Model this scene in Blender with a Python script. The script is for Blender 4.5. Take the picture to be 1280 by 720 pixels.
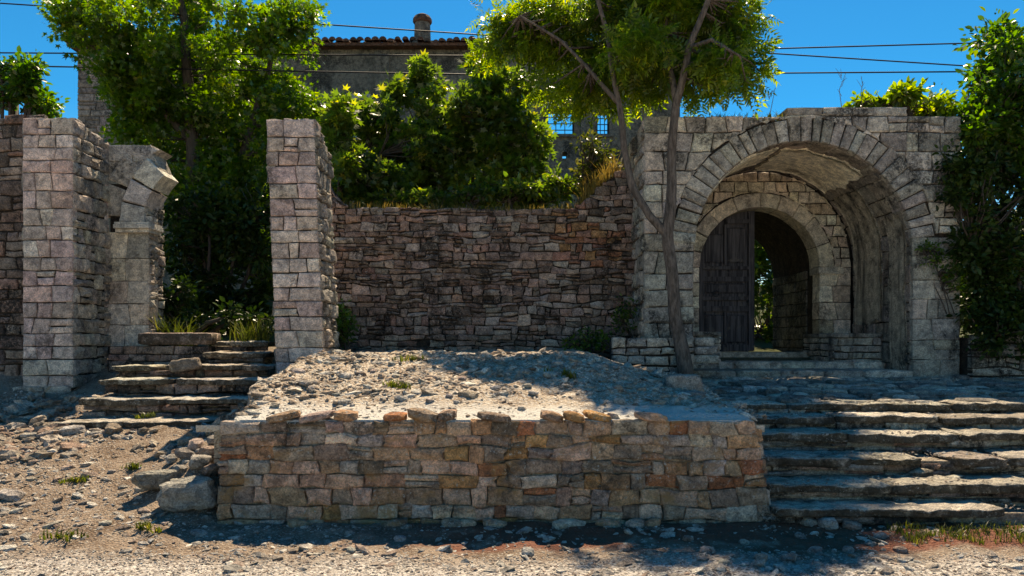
import bpy, math, random
import numpy as np
from mathutils import Vector, noise as mnoise

for o in list(bpy.data.objects): bpy.data.objects.remove(o)
S = bpy.context.scene
R = math.radians
# ---------------------------------------------------------------- camera
F, CX, CY, EYE = 924.0, 640.0, 425.0, 1.6
cd = bpy.data.cameras.new('camera'); cam = bpy.data.objects.new('camera', cd)
S.collection.objects.link(cam); S.camera = cam
cam.location = (0, 0, EYE); cam.rotation_euler = (R(90), 0, 0)
cd.sensor_width = 36; cd.lens = 36 * F / 1280; cd.shift_y = (CY - 360) / 1280
cd.clip_end = 3000; cd.clip_start = 0.05
S.render.resolution_x = 1024; S.render.resolution_y = 576
# ---------------------------------------------------------------- light
SUN_EL, SUN_AZ = 56.0, 6.0          # azimuth measured from +Y (view direction) towards +X
w = bpy.data.worlds.new('World'); S.world = w; w.use_nodes = True
nt = w.node_tree; bg = nt.nodes['Background']
sky = nt.nodes.new('ShaderNodeTexSky'); sky.sky_type = 'NISHITA'; sky.sun_disc = False
sky.sun_elevation = R(SUN_EL); sky.sun_rotation = R(SUN_AZ)
sky.air_density = 1.0; sky.dust_density = 0.0; sky.ozone_density = 3.0; sky.altitude = 1200
sat = nt.nodes.new('ShaderNodeHueSaturation'); sat.inputs['Saturation'].default_value = 1.5
nt.links.new(sky.outputs[0], sat.inputs['Color']); nt.links.new(sat.outputs[0], bg.inputs['Color'])
bg.inputs['Strength'].default_value = 0.097
sl = bpy.data.lights.new('sun', 'SUN'); sl.energy = 5.0; sl.angle = R(0.5); sl.color = (1, .95, .87)
so = bpy.data.objects.new('sun', sl); S.collection.objects.link(so)
e, a = R(SUN_EL), R(SUN_AZ)
tosun = Vector((math.sin(a) * math.cos(e), math.cos(a) * math.cos(e), math.sin(e)))
so.rotation_euler = tosun.to_track_quat('Z', 'Y').to_euler(); so.location = (0, 0, 30)
S.view_settings.view_transform = 'Standard'; S.view_settings.look = 'None'
S.view_settings.exposure = 0.95; S.view_settings.gamma = 1
S.view_settings.use_white_balance = True; S.view_settings.white_balance_temperature = 9300
S.cycles.max_bounces = 6; S.cycles.transparent_max_bounces = 4

# ---------------------------------------------------------------- helpers
def at(px, py, D):                      # photo pixel at distance D -> world point
    return Vector(((px - CX) * D / F, D, EYE - (py - CY) * D / F))
def X(px, D): return (px - CX) * D / F
def Z(py, D): return EYE - (py - CY) * D / F
COL = S.collection
def link(o, parent=None):
    COL.objects.link(o)
    if parent: o.parent = parent
    return o
def tag(o, label=None, cat=None, group=None, kind=None):
    if label: o['label'] = label
    if cat: o['category'] = cat
    if group: o['group'] = group
    if kind: o['kind'] = kind
    return o
def thing(name, label, cat, loc, group=None):
    o = bpy.data.objects.new(name, None); COL.objects.link(o); o.location = loc
    o.empty_display_size = .2
    return tag(o, label, cat, group)
def wpos(o):
    v = Vector(o.location)
    while o.parent: o = o.parent; v += o.location
    return v
def mesh(name, verts, faces, mat=None, parent=None, tint=None, smooth=False, origin=None, kind=None):
    """verts are world positions; origin = world origin of the object"""
    if origin is None: origin = wpos(parent) if parent else Vector((0, 0, 0))
    V = np.array([tuple(v) for v in verts], dtype=np.float32).reshape(-1, 3) - np.array(tuple(origin), dtype=np.float32)
    me = bpy.data.meshes.new(name); me.from_pydata(V.tolist(), [], faces)
    if smooth: me.polygons.foreach_set('use_smooth', [True] * len(me.polygons))
    if tint is not None: set_tint(me, tint)
    if mat: me.materials.append(mat)
    o = bpy.data.objects.new(name, me); link(o, parent)
    o.location = Vector(origin) - (wpos(parent) if parent else Vector((0, 0, 0)))
    if kind: o['kind'] = kind
    return o
def set_tint(me, tint):
    at_ = me.color_attributes.new('tint', 'FLOAT_COLOR', 'POINT')
    n = len(me.vertices)
    t = np.asarray(tint, dtype=np.float32)
    if t.ndim == 1: t = np.tile(t, (n, 1))
    c = np.ones((n, 4), dtype=np.float32); c[:, :3] = t[:, :3]
    at_.data.foreach_set('color', c.ravel())
def fastmesh(name, V, Fc, mat, parent=None, tint=None, smooth=True, kind=None, origin=None):
    """numpy V (n,3) world, Fc (m,k) same-size faces"""
    if origin is None: origin = wpos(parent) if parent else Vector((0, 0, 0))
    me = bpy.data.meshes.new(name)
    V = (V - np.array(tuple(origin))).astype(np.float32); Fc = Fc.astype(np.int32); k = Fc.shape[1]
    me.vertices.add(len(V)); me.vertices.foreach_set('co', V.ravel())
    me.loops.add(Fc.size); me.loops.foreach_set('vertex_index', Fc.ravel())
    me.polygons.add(len(Fc)); me.polygons.foreach_set('loop_start', np.arange(0, Fc.size, k, dtype=np.int32))
    me.polygons.foreach_set('use_smooth', np.full(len(Fc), smooth))
    me.update(calc_edges=True)
    if tint is not None: set_tint(me, tint)
    me.materials.append(mat)
    o = bpy.data.objects.new(name, me); link(o, parent)
    o.location = Vector(origin) - (wpos(parent) if parent else Vector((0, 0, 0)))
    if kind: o['kind'] = kind
    return o

# ---------------------------------------------------------------- materials
def newmat(name):
    m = bpy.data.materials.new(name); m.use_nodes = True
    t = m.node_tree; t.nodes.clear()
    out = t.nodes.new('ShaderNodeOutputMaterial'); return m, t, out
class N:
    def __init__(s, t): s.t = t
    def noise(s, vec, scale, detail=6, rough=.6, dist=0):
        n = s.t.nodes.new('ShaderNodeTexNoise'); n.inputs['Scale'].default_value = scale
        n.inputs['Detail'].default_value = detail; n.inputs['Roughness'].default_value = rough
        n.inputs['Distortion'].default_value = dist
        s.t.links.new(vec, n.inputs['Vector']); return n.outputs['Fac']
    def vor(s, vec, scale, feat='F1', out='Distance'):
        n = s.t.nodes.new('ShaderNodeTexVoronoi'); n.feature = feat; n.inputs['Scale'].default_value = scale
        s.t.links.new(vec, n.inputs['Vector']); return n.outputs[out]
    def rng(s, v, a, b, c=0, d=1):
        n = s.t.nodes.new('ShaderNodeMapRange'); s.t.links.new(v, n.inputs[0])
        for i, x in enumerate((a, b, c, d)): n.inputs[i + 1].default_value = x
        n.interpolation_type = 'SMOOTHSTEP'; return n.outputs[0]
    def math(s, op, a, b=None):
        n = s.t.nodes.new('ShaderNodeMath'); n.operation = op
        for i, x in enumerate((a, b)):
            if x is None: continue
            if isinstance(x, (int, float)): n.inputs[i].default_value = x
            else: s.t.links.new(x, n.inputs[i])
        return n.outputs[0]
    def mix(s, f, a, b, mode='MIX'):
        n = s.t.nodes.new('ShaderNodeMix'); n.data_type = 'RGBA'; n.blend_type = mode
        for i, x in ((0, f), (6, a), (7, b)):
            if isinstance(x, (int, float)): n.inputs[i].default_value = x
            elif isinstance(x, tuple): n.inputs[i].default_value = (*x[:3], 1)
            else: s.t.links.new(x, n.inputs[i])
        return n.outputs[2]
    def pos(s): return s.t.nodes.new('ShaderNodeNewGeometry').outputs['Position']
    def mapv(s, vec, sc):
        n = s.t.nodes.new('ShaderNodeMapping'); s.t.links.new(vec, n.inputs[0]); n.inputs['Scale'].default_value = sc
        return n.outputs[0]
    def bump(s, h, strength, dist, prev=None):
        n = s.t.nodes.new('ShaderNodeBump'); n.inputs['Strength'].default_value = strength
        n.inputs['Distance'].default_value = dist; s.t.links.new(h, n.inputs['Height'])
        if prev: s.t.links.new(prev, n.inputs['Normal'])
        return n.outputs[0]
    def bsdf(s, col, rough, nrm, out, spec=.2):
        b = s.t.nodes.new('ShaderNodeBsdfPrincipled')
        if isinstance(col, tuple): b.inputs['Base Color'].default_value = (*col, 1)
        else: s.t.links.new(col, b.inputs['Base Color'])
        b.inputs['Roughness'].default_value = rough; b.inputs['Specular IOR Level'].default_value = spec
        if nrm: s.t.links.new(nrm, b.inputs['Normal'])
        s.t.links.new(b.outputs[0], out.inputs[0]); return b
def stone_mat(name, grime=.5, lichen=.3, streak=0, bump=1.0, base=None, grime_col=(.035, .034, .032), stain=None, gscale=1.7, upright_dark=0):
    m, t, out = newmat(name); n = N(t); p = n.pos()
    if base is None:
        a_ = t.nodes.new('ShaderNodeAttribute'); a_.attribute_name = 'tint'; col = a_.outputs['Color']
    else: col = base
    n1 = n.noise(p, 9, 8, .7); n2 = n.noise(p, 55, 5, .7)
    col = n.mix(1.0, col, n.mix(n.rng(n1, .3, .7), (.50, .50, .51), (1.42, 1.38, 1.31)), 'MULTIPLY')
    col = n.mix(1.0, col, n.mix(n.rng(n2, .3, .7), (.62, .62, .62), (1.36, 1.36, 1.36)), 'MULTIPLY')
    n3 = n.noise(p, 85, 4, .8, .2)
    col = n.mix(n.math('MULTIPLY', n.rng(n3, .56, .64), .6), col, (.05, .045, .04))
    if stain:
        col = n.mix(n.math('MULTIPLY', n.rng(n.noise(p, 3.1, 5, .65, .4), .52, .68), .75), col, stain)
    g1 = n.noise(p, gscale, 8, .68, .3)
    g = n.rng(g1, .60 - .16 * grime, .68 - .14 * grime)
    g = n.math('MULTIPLY', g, n.rng(n.noise(p, 20, 6, .8), .36, .56))
    col = n.mix(n.math('MULTIPLY', g, min(.96, .7 + .4 * grime)), col, grime_col)
    if streak:
        s_ = n.math('ADD', n.math('MULTIPLY', n.noise(n.mapv(p, (4.5, 4.5, .5)), 1, 5, .6), .75), n.math('MULTIPLY', n.noise(p, 9, 7, .75), .25))
        col = n.mix(n.math('MULTIPLY', n.rng(s_, .5, .66), streak), col, (.03, .03, .03))
    if upright_dark:      # patchy dark brown on upright faces, level tops left clear
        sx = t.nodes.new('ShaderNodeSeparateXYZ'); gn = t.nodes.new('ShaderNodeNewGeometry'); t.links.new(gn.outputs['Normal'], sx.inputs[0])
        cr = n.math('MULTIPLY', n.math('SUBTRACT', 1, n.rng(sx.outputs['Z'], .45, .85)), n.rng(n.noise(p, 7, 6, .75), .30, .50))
        col = n.mix(n.math('MULTIPLY', cr, upright_dark), col, (.055, .045, .032))
    if lichen:
        l = n.rng(n.noise(p, 30, 6, .78), .565, .63)
        l = n.math('MULTIPLY', l, n.rng(n.noise(p, 4, 3), .38, .58))
        col = n.mix(n.math('MULTIPLY', l, min(1, lichen * 1.7)), col, (.62, .60, .54))
    h = n.math('ADD', n.math('MULTIPLY', n.noise(p, 14, 9, .78), 1.25), n.math('MULTIPLY', n.vor(p, 30), .35))
    nm = n.bump(h, 1.0, .06 * bump)
    n.bsdf(col, .92, nm, out); return m
def leaf_mat(name, c1, c2, c3, trans=.45, tm=(3.0, 3.7, .7), spec=.5):
    m, t, out = newmat(name); n = N(t)
    g = t.nodes.new('ShaderNodeNewGeometry'); r = g.outputs['Random Per Island']
    col = n.mix(r, c1, c2)
    col = n.mix(n.rng(r, .86, .93), col, c3)
    col = n.mix(1.0, col, n.mix(n.rng(n.noise(g.outputs['Position'], 1.1, 3), .3, .7), (.5, .54, .55), (1.3, 1.2, .9)), 'MULTIPLY')
    b = n.bsdf(col, .36, None, out, spec)
    tr = t.nodes.new('ShaderNodeBsdfTranslucent')
    c2_ = n.mix(1.0, col, tm, 'MULTIPLY'); t.links.new(c2_, tr.inputs[0])
    mx = t.nodes.new('ShaderNodeMixShader'); mx.inputs[0].default_value = trans
    t.links.new(b.outputs[0], mx.inputs[1]); t.links.new(tr.outputs[0], mx.inputs[2])
    t.links.new(mx.outputs[0], out.inputs[0]); return m
def plain_mat(name, col, rough=.8, bscale=20, bstr=.4, bdist=.01, var=.3, stretch=(1, 1, 1), metal=0):
    m, t, out = newmat(name); n = N(t); p = n.mapv(n.pos(), stretch)
    f = n.noise(p, bscale, 7, .7)
    c = n.mix(1.0, col, n.mix(n.rng(f, .3, .7), (1 - var,) * 3, (1 + var,) * 3), 'MULTIPLY')
    b = n.bsdf(c, rough, n.bump(f, bstr, bdist), out); b.inputs['Metallic'].default_value = metal; return m

M_pillar = stone_mat('pink_limestone', .12, .35, bump=.8, grime_col=(.07, .06, .055))
M_low = stone_mat('mixed_wall_stone', .34, .65, bump=1.0, grime_col=(.06, .055, .045), stain=(.50, .27, .11))
M_niche = stone_mat('rubble_stone', .45, .35, bump=1.1, grime_col=(.03, .026, .024))
M_gate = stone_mat('weathered_ashlar', .48, .35, bump=.9, grime_col=(.035, .035, .034))
M_inner = stone_mat('door_ashlar', .3, .3, streak=.25, bump=.7, grime_col=(.07, .055, .045))
M_vault = stone_mat('vault_stone', .55, .3, streak=.95, bump=1.0)
M_plaster = stone_mat('vault_plaster', .12, .1, bump=.35, base=(.86, .78, .63), stain=(.42, .35, .25), grime_col=(.10, .08, .06))
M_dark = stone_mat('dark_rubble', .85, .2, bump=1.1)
M_mortar = stone_mat('old_mortar', .6, .1, bump=1.0, base=(.055, .042, .034), grime_col=(.02, .018, .016), gscale=5)
M_mortar_l = stone_mat('pale_mortar', .5, .3, bump=1.0, base=(.42, .35, .28), grime_col=(.05, .04, .03), gscale=5)
M_step = stone_mat('step_stone', .38, .5, bump=1.1, grime_col=(.05, .045, .038), stain=(.30, .24, .17), gscale=3, upright_dark=.85)
M_pave = stone_mat('paving_stone', .3, .5, bump=1.0, gscale=3)
M_rock = stone_mat('loose_rock', .25, .4, bump=.9, gscale=4)
M_house = stone_mat('house_render', .55, .25, streak=.4, bump=2.0, base=(.27, .25, .215), stain=(.08, .075, .065), gscale=.9)
M_houseq = stone_mat('house_quoins', .35, .3, bump=1.5)
M_tile = stone_mat('roof_tile', .7, .2, bump=.8, base=(.14, .07, .05))
M_lint = stone_mat('house_lintel', .1, .2, bump=.5, base=(.46, .46, .44))
M_iron = plain_mat('old_iron', (.03, .03, .035), .6)
M_wire = plain_mat('black_cable', (.015, .015, .02), .6)
M_pole = plain_mat('grey_pole', (.07, .065, .06), .8)
M_bark = plain_mat('grey_brown_bark', (.12, .095, .08), .9, 22, 1.0, .04, .6, (1, 1, .25))
M_bark2 = plain_mat('dark_bark', (.07, .055, .045), .9, 26, .9, .02, .45, (1, 1, .25))
M_stem = plain_mat('dry_stem', (.16, .12, .08), .9)
def door_material():
    m, t, out = newmat('old_blue_grey_door_wood'); n = N(t); p = n.pos()
    g = n.noise(n.mapv(p, (26, 26, 1.2)), 1, 8, .7)
    c = n.mix(n.rng(g, .35, .65), (.010, .009, .012), (.085, .078, .085))
    c = n.mix(n.rng(n.noise(p, 5, 6, .7), .55, .7), c, (.10, .085, .075))
    n.bsdf(c, .75, n.bump(g, .8, .012), out, .25); return m
M_door = door_material()
LEAF_A = leaf_mat('leaf_broad', (.040, .085, .012), (.085, .135, .018), (.16, .18, .02))
LEAF_B = leaf_mat('leaf_fig', (.038, .075, .018), (.085, .13, .028), (.19, .19, .035), .5, (2.9, 3.1, .9))
LEAF_C = leaf_mat('leaf_ash', (.060, .105, .014), (.12, .165, .026), (.22, .22, .035), .55, (3.3, 3.5, .8))
LEAF_D = leaf_mat('leaf_dark', (.028, .07, .012), (.06, .12, .02), (.12, .15, .02), .42)
LEAF_E = leaf_mat('leaf_painted_shade', (.012, .028, .008), (.03, .06, .015), (.05, .08, .02), .12, spec=.15)  # darkened leaf copy, shade is put into the colour
GRASS = leaf_mat('grass_green', (.05, .07, .02), (.11, .12, .035), (.2, .17, .07), .4, (1.7, 1.9, .6), .2)
GRASS_D = leaf_mat('grass_dry', (.26, .19, .06), (.33, .25, .09), (.14, .15, .04), .35, (1.25, 1.15, .8), .2)

# ---------------------------------------------------------------- masonry engine
def plane(o, U, V, Nn):
    o, U, V, Nn = map(Vector, (o, U, V, Nn))
    return lambda u, v, n: o + U * u + V * v + Nn * n
def poly_area(P): return .5 * sum(P[i][0] * P[(i + 1) % len(P)][1] - P[(i + 1) % len(P)][0] * P[i][1] for i in range(len(P)))
def inset(P, d):
    out = []; n = len(P)
    cx = sum(p[0] for p in P) / n; cy = sum(p[1] for p in P) / n
    for i in range(n):
        a_, b, c = P[i - 1], P[i], P[(i + 1) % n]
        tx, ty = c[0] - a_[0], c[1] - a_[1]; L = math.hypot(tx, ty) or 1
        nx, ny = -ty / L, tx / L
        e1 = (b[0] - a_[0], b[1] - a_[1]); e2 = (c[0] - b[0], c[1] - b[1])
        l1 = math.hypot(*e1) or 1; l2 = math.hypot(*e2) or 1
        s_ = abs(e1[0] * e2[1] - e1[1] * e2[0]) / (l1 * l2)
        k = 1 + .41 * s_
        q = (b[0] + nx * d * k, b[1] + ny * d * k)
        out.append(q)
    return out
def stone_geo(P, M, d, back, ch, rough, rnd):
    P = [(p[0], p[1]) for p in P]
    if poly_area(P) < 0: P = P[::-1]
    n = len(P); cu = sum(p[0] for p in P) / n; cv = sum(p[1] for p in P) / n
    Q = inset(P, ch)
    tu, tv = rnd.uniform(-1, 1) * rough * 3, rnd.uniform(-1, 1) * rough * 3
    V = [M(p[0], p[1], -back) for p in P]
    V += [M(p[0], p[1], d - ch * rnd.uniform(.5, 1.3)) for p in P]
    V += [M(p[0], p[1], d + rnd.uniform(-.6, .6) * rough + tu * (p[0] - cu) + tv * (p[1] - cv)) for p in Q]
    V.append(M(cu + rnd.uniform(-.2, .2) * ch, cv, d + rnd.uniform(-.2, 1.0) * rough))
    Fc = []
    for i in range(n):
        j = (i + 1) % n
        Fc.append((i, j, n + j, n + i)); Fc.append((n + i, n + j, 2 * n + j, 2 * n + i)); Fc.append((2 * n + i, 2 * n + j, 3 * n))
    Fc.append(tuple(range(n - 1, -1, -1)))
    a_ = M(cu + .01, cv, 0) - M(cu, cv, 0); b = M(cu, cv + .01, 0) - M(cu, cv, 0); c = M(cu, cv, .01) - M(cu, cv, 0)
    if a_.cross(b).dot(c) < 0: Fc = [f[::-1] for f in Fc]
    return V, Fc, n
def courses(u0, u1, v0, v1, hr, wr, rnd, wav=.012, split=0, ragged=0):
    """coursed stones as 8-point polygons in (u,v)"""
    lines = [v0]; 
    while lines[-1] < v1 - hr[0] * .6: lines.append(lines[-1] + rnd.uniform(*hr))
    k = (v1 - v0) / (lines[-1] - v0); lines = [v0 + (l - v0) * k for l in lines]
    ph = [rnd.uniform(0, 100) for _ in lines]
    def L(i, u):
        if i == 0 or i == len(lines) - 1 and not ragged: return lines[i]
        return lines[i] + wav * 2 * (mnoise.noise(Vector((u * 2.3, ph[i], 0))) + .5 * mnoise.noise(Vector((u * 7, ph[i], 3))))
    out = []
    for i in range(len(lines) - 1):
        us = [u0]
        h = lines[i + 1] - lines[i]
        while us[-1] < u1 - wr[0] * .55: us.append(us[-1] + rnd.uniform(*wr) * (.8 if rnd.random() < .3 else 1))
        k = (u1 - u0) / (us[-1] - u0); us = [u0 + (u - u0) * k for u in us]
        sl_ = [0] + [rnd.uniform(-1, 1) * h * .10 for _ in us[1:-1]] + [0]
        for j in range(len(us) - 1):
            a_, b = us[j], us[j + 1]; sa, sb = sl_[j], sl_[j + 1]
            def quad(f0, f1, a_=a_, b=b, sa=sa, sb=sb):
                y = lambda u, f: L(i, u) * (1 - f) + L(i + 1, u) * f
                m_ = (a_ + b) / 2; P = []
                P.append((a_ - sa * (1 - 2 * f0), y(a_, f0))); P.append((m_, y(m_, f0))); P.append((b - sb * (1 - 2 * f0), y(b, f0)))
                P.append((b, y(b, (f0 + f1) / 2)))
                P.append((b + sb * (2 * f1 - 1), y(b, f1))); P.append((m_, y(m_, f1))); P.append((a_ + sa * (2 * f1 - 1), y(a_, f1)))
                P.append((a_, y(a_, (f0 + f1) / 2)))
                return P
            if rnd.random() < split and h > hr[0] * 1.1:
                f = rnd.uniform(.35, .65); out.append(quad(0, f)); out.append(quad(f, 1))
            else: out.append(quad(0, 1))
    return out
def tintof(pal, rnd, var=.12):
    c = rnd.choice(pal); k = 1 + rnd.uniform(-var, var) * 1.6
    return [max(.02, x * k * (1 + rnd.uniform(-.04, .04))) for x in c]
def lay(parent, name, M, polys, mat, pal, rnd, depth=(0, .02), joint=.008, ch=.012, rough=.006, back=.08, mask=None, maxparts=300, tintf=None, jit=.006):
    items = []
    for P in polys:
        if mask:
            P = mask(P)
            if not P or abs(poly_area(P)) < .0012: continue
        if poly_area(P) < 0: P = P[::-1]
        ar = abs(poly_area(P)); sz = math.sqrt(ar)
        c_ = min(ch, sz * .14)
        P = [(p[0] + rnd.uniform(-jit, jit), p[1] + rnd.uniform(-jit, jit)) for p in P]
        P = inset(P, min(joint, sz * .1) * rnd.uniform(.6, 1.4))
        cu = sum(p[0] for p in P) / len(P); cv = sum(p[1] for p in P) / len(P)
        t = tintf(cu, cv, rnd) if tintf else tintof(pal, rnd)
        V, Fc, n = stone_geo(P, M, rnd.uniform(*depth), back, c_, rough, rnd)
        items.append((ar, V, Fc, t))
    order = sorted(range(len(items)), key=lambda i: -items[i][0])
    keep = set(order[:maxparts]); rest = []
    for i, (ar, V, Fc, t) in enumerate(items):
        if i in keep:
            c = sum(V, Vector()) / len(V)
            mesh(name, V, Fc, mat, parent, t, False, c)
        else: rest.append((V, Fc, t))
    if rest:
        VV, FF, TT = [], [], []
        for V, Fc, t in rest:
            b = len(VV); VV += V; FF += [tuple(x + b for x in f) for f in Fc]; TT += [t] * len(V)
        mesh('small_' + name + 's', VV, FF, mat, parent, TT, True, None, 'stuff')
def box(x0, x1, y0, y1, z0, z1, shear=0):
    V = [Vector((x + shear * (z - z0), y, z)) for z in (z0, z1) for (x, y) in ((x0, y0), (x1, y0), (x1, y1), (x0, y1))]
    return V, [(0, 3, 2, 1), (4, 5, 6, 7), (0, 1, 5, 4), (1, 2, 6, 5), (2, 3, 7, 6), (3, 0, 4, 7)]
def joinvf(*parts):
    V, Fc = [], []
    for v, f in parts:
        b = len(V); V += list(v); Fc += [tuple(i + b for i in q) for q in f]
    return V, Fc
def nz(p, s=1.0, o=0): return mnoise.noise(Vector((p[0] * s + o, p[1] * s + o * 1.7, p[2] * s - o)))
def rough_bar(x0, x1, y0, y1, z0, z1, rnd, seg=.16, amp=.018, rad=.03, yaw=0, taper=.0):
    """long irregular stone slab, x is the long axis"""
    n = max(4, int((x1 - x0) / (seg * .5))); o = rnd.uniform(0, 90)
    prof = []
    r = min(rad * .55, (z1 - z0) * .25, (y1 - y0) * .3)
    ym, zm = (y0 + y1) / 2, (z0 + z1) / 2
    prof = [(y0 + r, z0), (y0 + r * .2, z0 + (z1 - z0) * .3), (y0 + r * .4, z0 + (z1 - z0) * .6), (y0, z1 - r * 1.4), (y0 + r * .4, z1 - r * .3), (y0 + r * 1.6, z1), (y0 + (y1 - y0) * .33, z1 + r * .1), (y0 + (y1 - y0) * .66, z1 - r * .05), (y1 - r, z1), (y1, z1 - r), (y1, z0)]
    k = len(prof); V = []
    for i in range(n + 1):
        f = i / n; x = x0 + (x1 - x0) * f
        e = 0 if 0 < i < n else 1
        for (y, z) in prof:
            yy = y; zz = z
            if e: yy = ym + (y - ym) * .9; zz = zm + (z - zm) * .86
            q = (x, yy, zz)
            yy += amp * 1.6 * (nz(q, 2.5, o) + .7 * nz(q, 7, o) + .7 * nz(q, 17, o)); zz += amp * (.45 * nz(q, 3, o + 9) + .5 * nz(q, 9, o + 5) + .45 * nz(q, 21, o)) * (1 if z > z0 else .3)
            xx = x + amp * nz(q, 6, o + 3) * (2 if e else 1) + (y - ym) * yaw
            V.append(Vector((xx, yy, zz)))
    Fc = []
    for i in range(n):
        for j in range(k):
            a_ = i * k + j; b = i * k + (j + 1) % k
            Fc.append((a_, b, b + k, a_ + k))
    Fc.append(tuple(range(k - 1, -1, -1))); Fc.append(tuple(n * k + j for j in range(k)))
    return V, [f[::-1] for f in Fc]
_ico = {}
def ico(l):
    if l in _ico: return _ico[l]
    import bmesh
    bm = bmesh.new(); bmesh.ops.create_icosphere(bm, subdivisions=l, radius=1)
    V = np.array([v.co[:] for v in bm.verts]); Fc = np.array([[v.index for v in f.verts] for f in bm.faces]); bm.free()
    _ico[l] = (V, Fc); return _ico[l]
def rock_vf(c, size, rnd, l=2, blocky=.6, rot=None, amp=.22):
    V, Fc = ico(l); o = rnd.uniform(0, 99); out = []
    cr, sr = math.cos(rot if rot is not None else rnd.uniform(0, 6.3)), 0
    ang = rot if rot is not None else rnd.uniform(0, 6.3); cr, sr = math.cos(ang), math.sin(ang)
    tl = rnd.uniform(-.25, .25)
    for v in V:
        m_ = max(abs(v)); q = v * (1 - blocky) + (v / m_ * .82) * blocky
        k = 1 + amp * (nz(v, 1.3, o) + .5 * nz(v, 3.1, o))
        x, y, z = q[0] * k * size[0], q[1] * k * size[1], q[2] * k * size[2]
        z += x * tl
        out.append(Vector((c[0] + x * cr - y * sr, c[1] + x * sr + y * cr, c[2] + z)))
    return out, [tuple(f) for f in Fc.tolist()]
nprnd = np.random.default_rng(5)
def scatter_pebbles(name, pts, sizes, mat, pal, flat=.55, kind='stuff', label=None, parent=None, l=1, cat=None):
    V0, F0 = ico(l); n = len(pts); k = len(V0)
    base = np.array([V0 * (1 + .25 * nprnd.standard_normal((k, 1))) for _ in range(8)])
    B = base[nprnd.integers(0, 8, n)]
    s = np.stack([sizes * nprnd.uniform(.7, 1.5, n), sizes * nprnd.uniform(.6, 1.1, n), sizes * nprnd.uniform(.7, 1.2, n) * flat], 1)
    B = B * s[:, None, :]; a_ = nprnd.uniform(0, 6.28, n); c, s_ = np.cos(a_)[:, None], np.sin(a_)[:, None]
    tl = nprnd.normal(0, .25, n)[:, None]
    x = B[:, :, 0] * c - B[:, :, 1] * s_; y = B[:, :, 0] * s_ + B[:, :, 1] * c; z = B[:, :, 2] + x * tl
    V = np.stack([x, y, z], 2) + pts[:, None, :]
    Fc = (F0[None] + (np.arange(n) * k)[:, None, None]).reshape(-1, 3)
    P = np.array(pal)[nprnd.integers(0, len(pal), n)] * nprnd.uniform(.75, 1.25, (n, 1))
    o = fastmesh(name, V.reshape(-1, 3), Fc, mat, parent, np.repeat(P, k, 0), False, kind)
    if label: o['label'] = label
    if cat: o['category'] = cat
    return o

# ---------------------------------------------------------------- terrain
def sm(x, a, b): t = min(1, max(0, (x - a) / (b - a))); return t * t * (3 - 2 * t)
def ground_h(x, y):
    apron = .34 * sm(x, -3.7, -2.65) * sm(y, 6.35, 7.2) * (1 - sm(y, 9, 10))
    L_ = np.interp(y, [5.2, 6.3, 7.3, 8.4, 9.4, 10.4, 11.5, 14, 20, 30, 60], [0, .12, .34, .55, .70, .9, 1.35, 1.6, 2.4, 4, 4.2])
    R_ = np.interp(y, [5.6, 6.3, 7, 9, 11, 13, 16, 20, 30, 60], [0, .03, .03, .45, .8, 1.28, 1.34, 2.2, 4, 4.2])
    k = sm(x, -2.9, -2.45)
    L_ += apron; L_ += .12 * sm(-x, 6.2, 8) * sm(y, 6, 8)
    k2 = sm(x, 3.2, 5) * sm(6.3 - y, 0, 1) * .0
    h = L_ * (1 - k) + R_ * k + k2
    if y < 13 and abs(x) < 9:
        am = .035 if y > 5.3 else .012
        h += am * (nz((x, y, 0), 1.6) + .6 * nz((x, y, 0), 4.5) + .45 * nz((x, y, 0), 11)) 
    return h
def axis(a, b, fine, lo, hi, coarse):
    v = list(np.arange(a, b + 1e-6, fine)); s = fine; x = a
    left = []
    while x > lo: s = min(coarse, s * 1.35); x -= s; left.append(x)
    s = fine; x = v[-1]; right = []
    while x < hi: s = min(coarse, s * 1.35); x += s; right.append(x)
    return left[::-1] + v + right
xs = axis(-6.6, 5.2, .055, -700, 700, 60); ys = axis(4.0, 9.2, .055, -200, 1500, 90)
V = [(x, y, ground_h(x, y)) for y in ys for x in xs]; nx = len(xs)
Fc = [(j * nx + i, j * nx + i + 1, (j + 1) * nx + i + 1, (j + 1) * nx + i) for j in range(len(ys) - 1) for i in range(nx - 1)]
def ground_material():
    m, t, out = newmat('dirt_and_gravel'); n = N(t); p = n.pos()
    sep = t.nodes.new('ShaderNodeSeparateXYZ'); t.links.new(p, sep.inputs[0])
    dirt = n.mix(n.rng(n.noise(p, 3.5, 7, .7), .35, .65), (.155, .105, .075), (.31, .235, .18))
    dirt = n.mix(n.rng(n.noise(p, 40, 5, .75), .52, .62), dirt, (.44, .38, .32))
    grav = n.mix(n.rng(n.vor(p, 45, out='Color'), .2, .8), (.33, .29, .26), (.62, .57, .52))
    edge = n.math('ADD', sep.outputs['Y'], n.math('MULTIPLY', n.noise(p, 1.3, 4), .8))
    col = n.mix(n.rng(edge, 5.55, 5.95), grav, dirt)
    red = n.math('MULTIPLY', n.rng(edge, 5.95, 6.15), n.math('SUBTRACT', 1, n.rng(edge, 6.75, 7.0)))
    red = n.math('MULTIPLY', red, n.rng(n.noise(p, 1.7, 3), .38, .46))
    red = n.math('MULTIPLY', red, n.rng(sep.outputs['X'], -1.6, -.2))
    col = n.mix(n.math('MULTIPLY', red, .85), col, (.19, .065, .042))
    far = n.rng(sep.outputs['Y'], 12, 14)
    col = n.mix(far, col, (.07, .08, .035))
    h = n.math('ADD', n.noise(p, 18, 8, .75), n.math('MULTIPLY', n.vor(p, 55), .5))
    n.bsdf(col, .95, n.bump(h, .9, .05), out, .1); return m
M_ground = ground_material()
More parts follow.
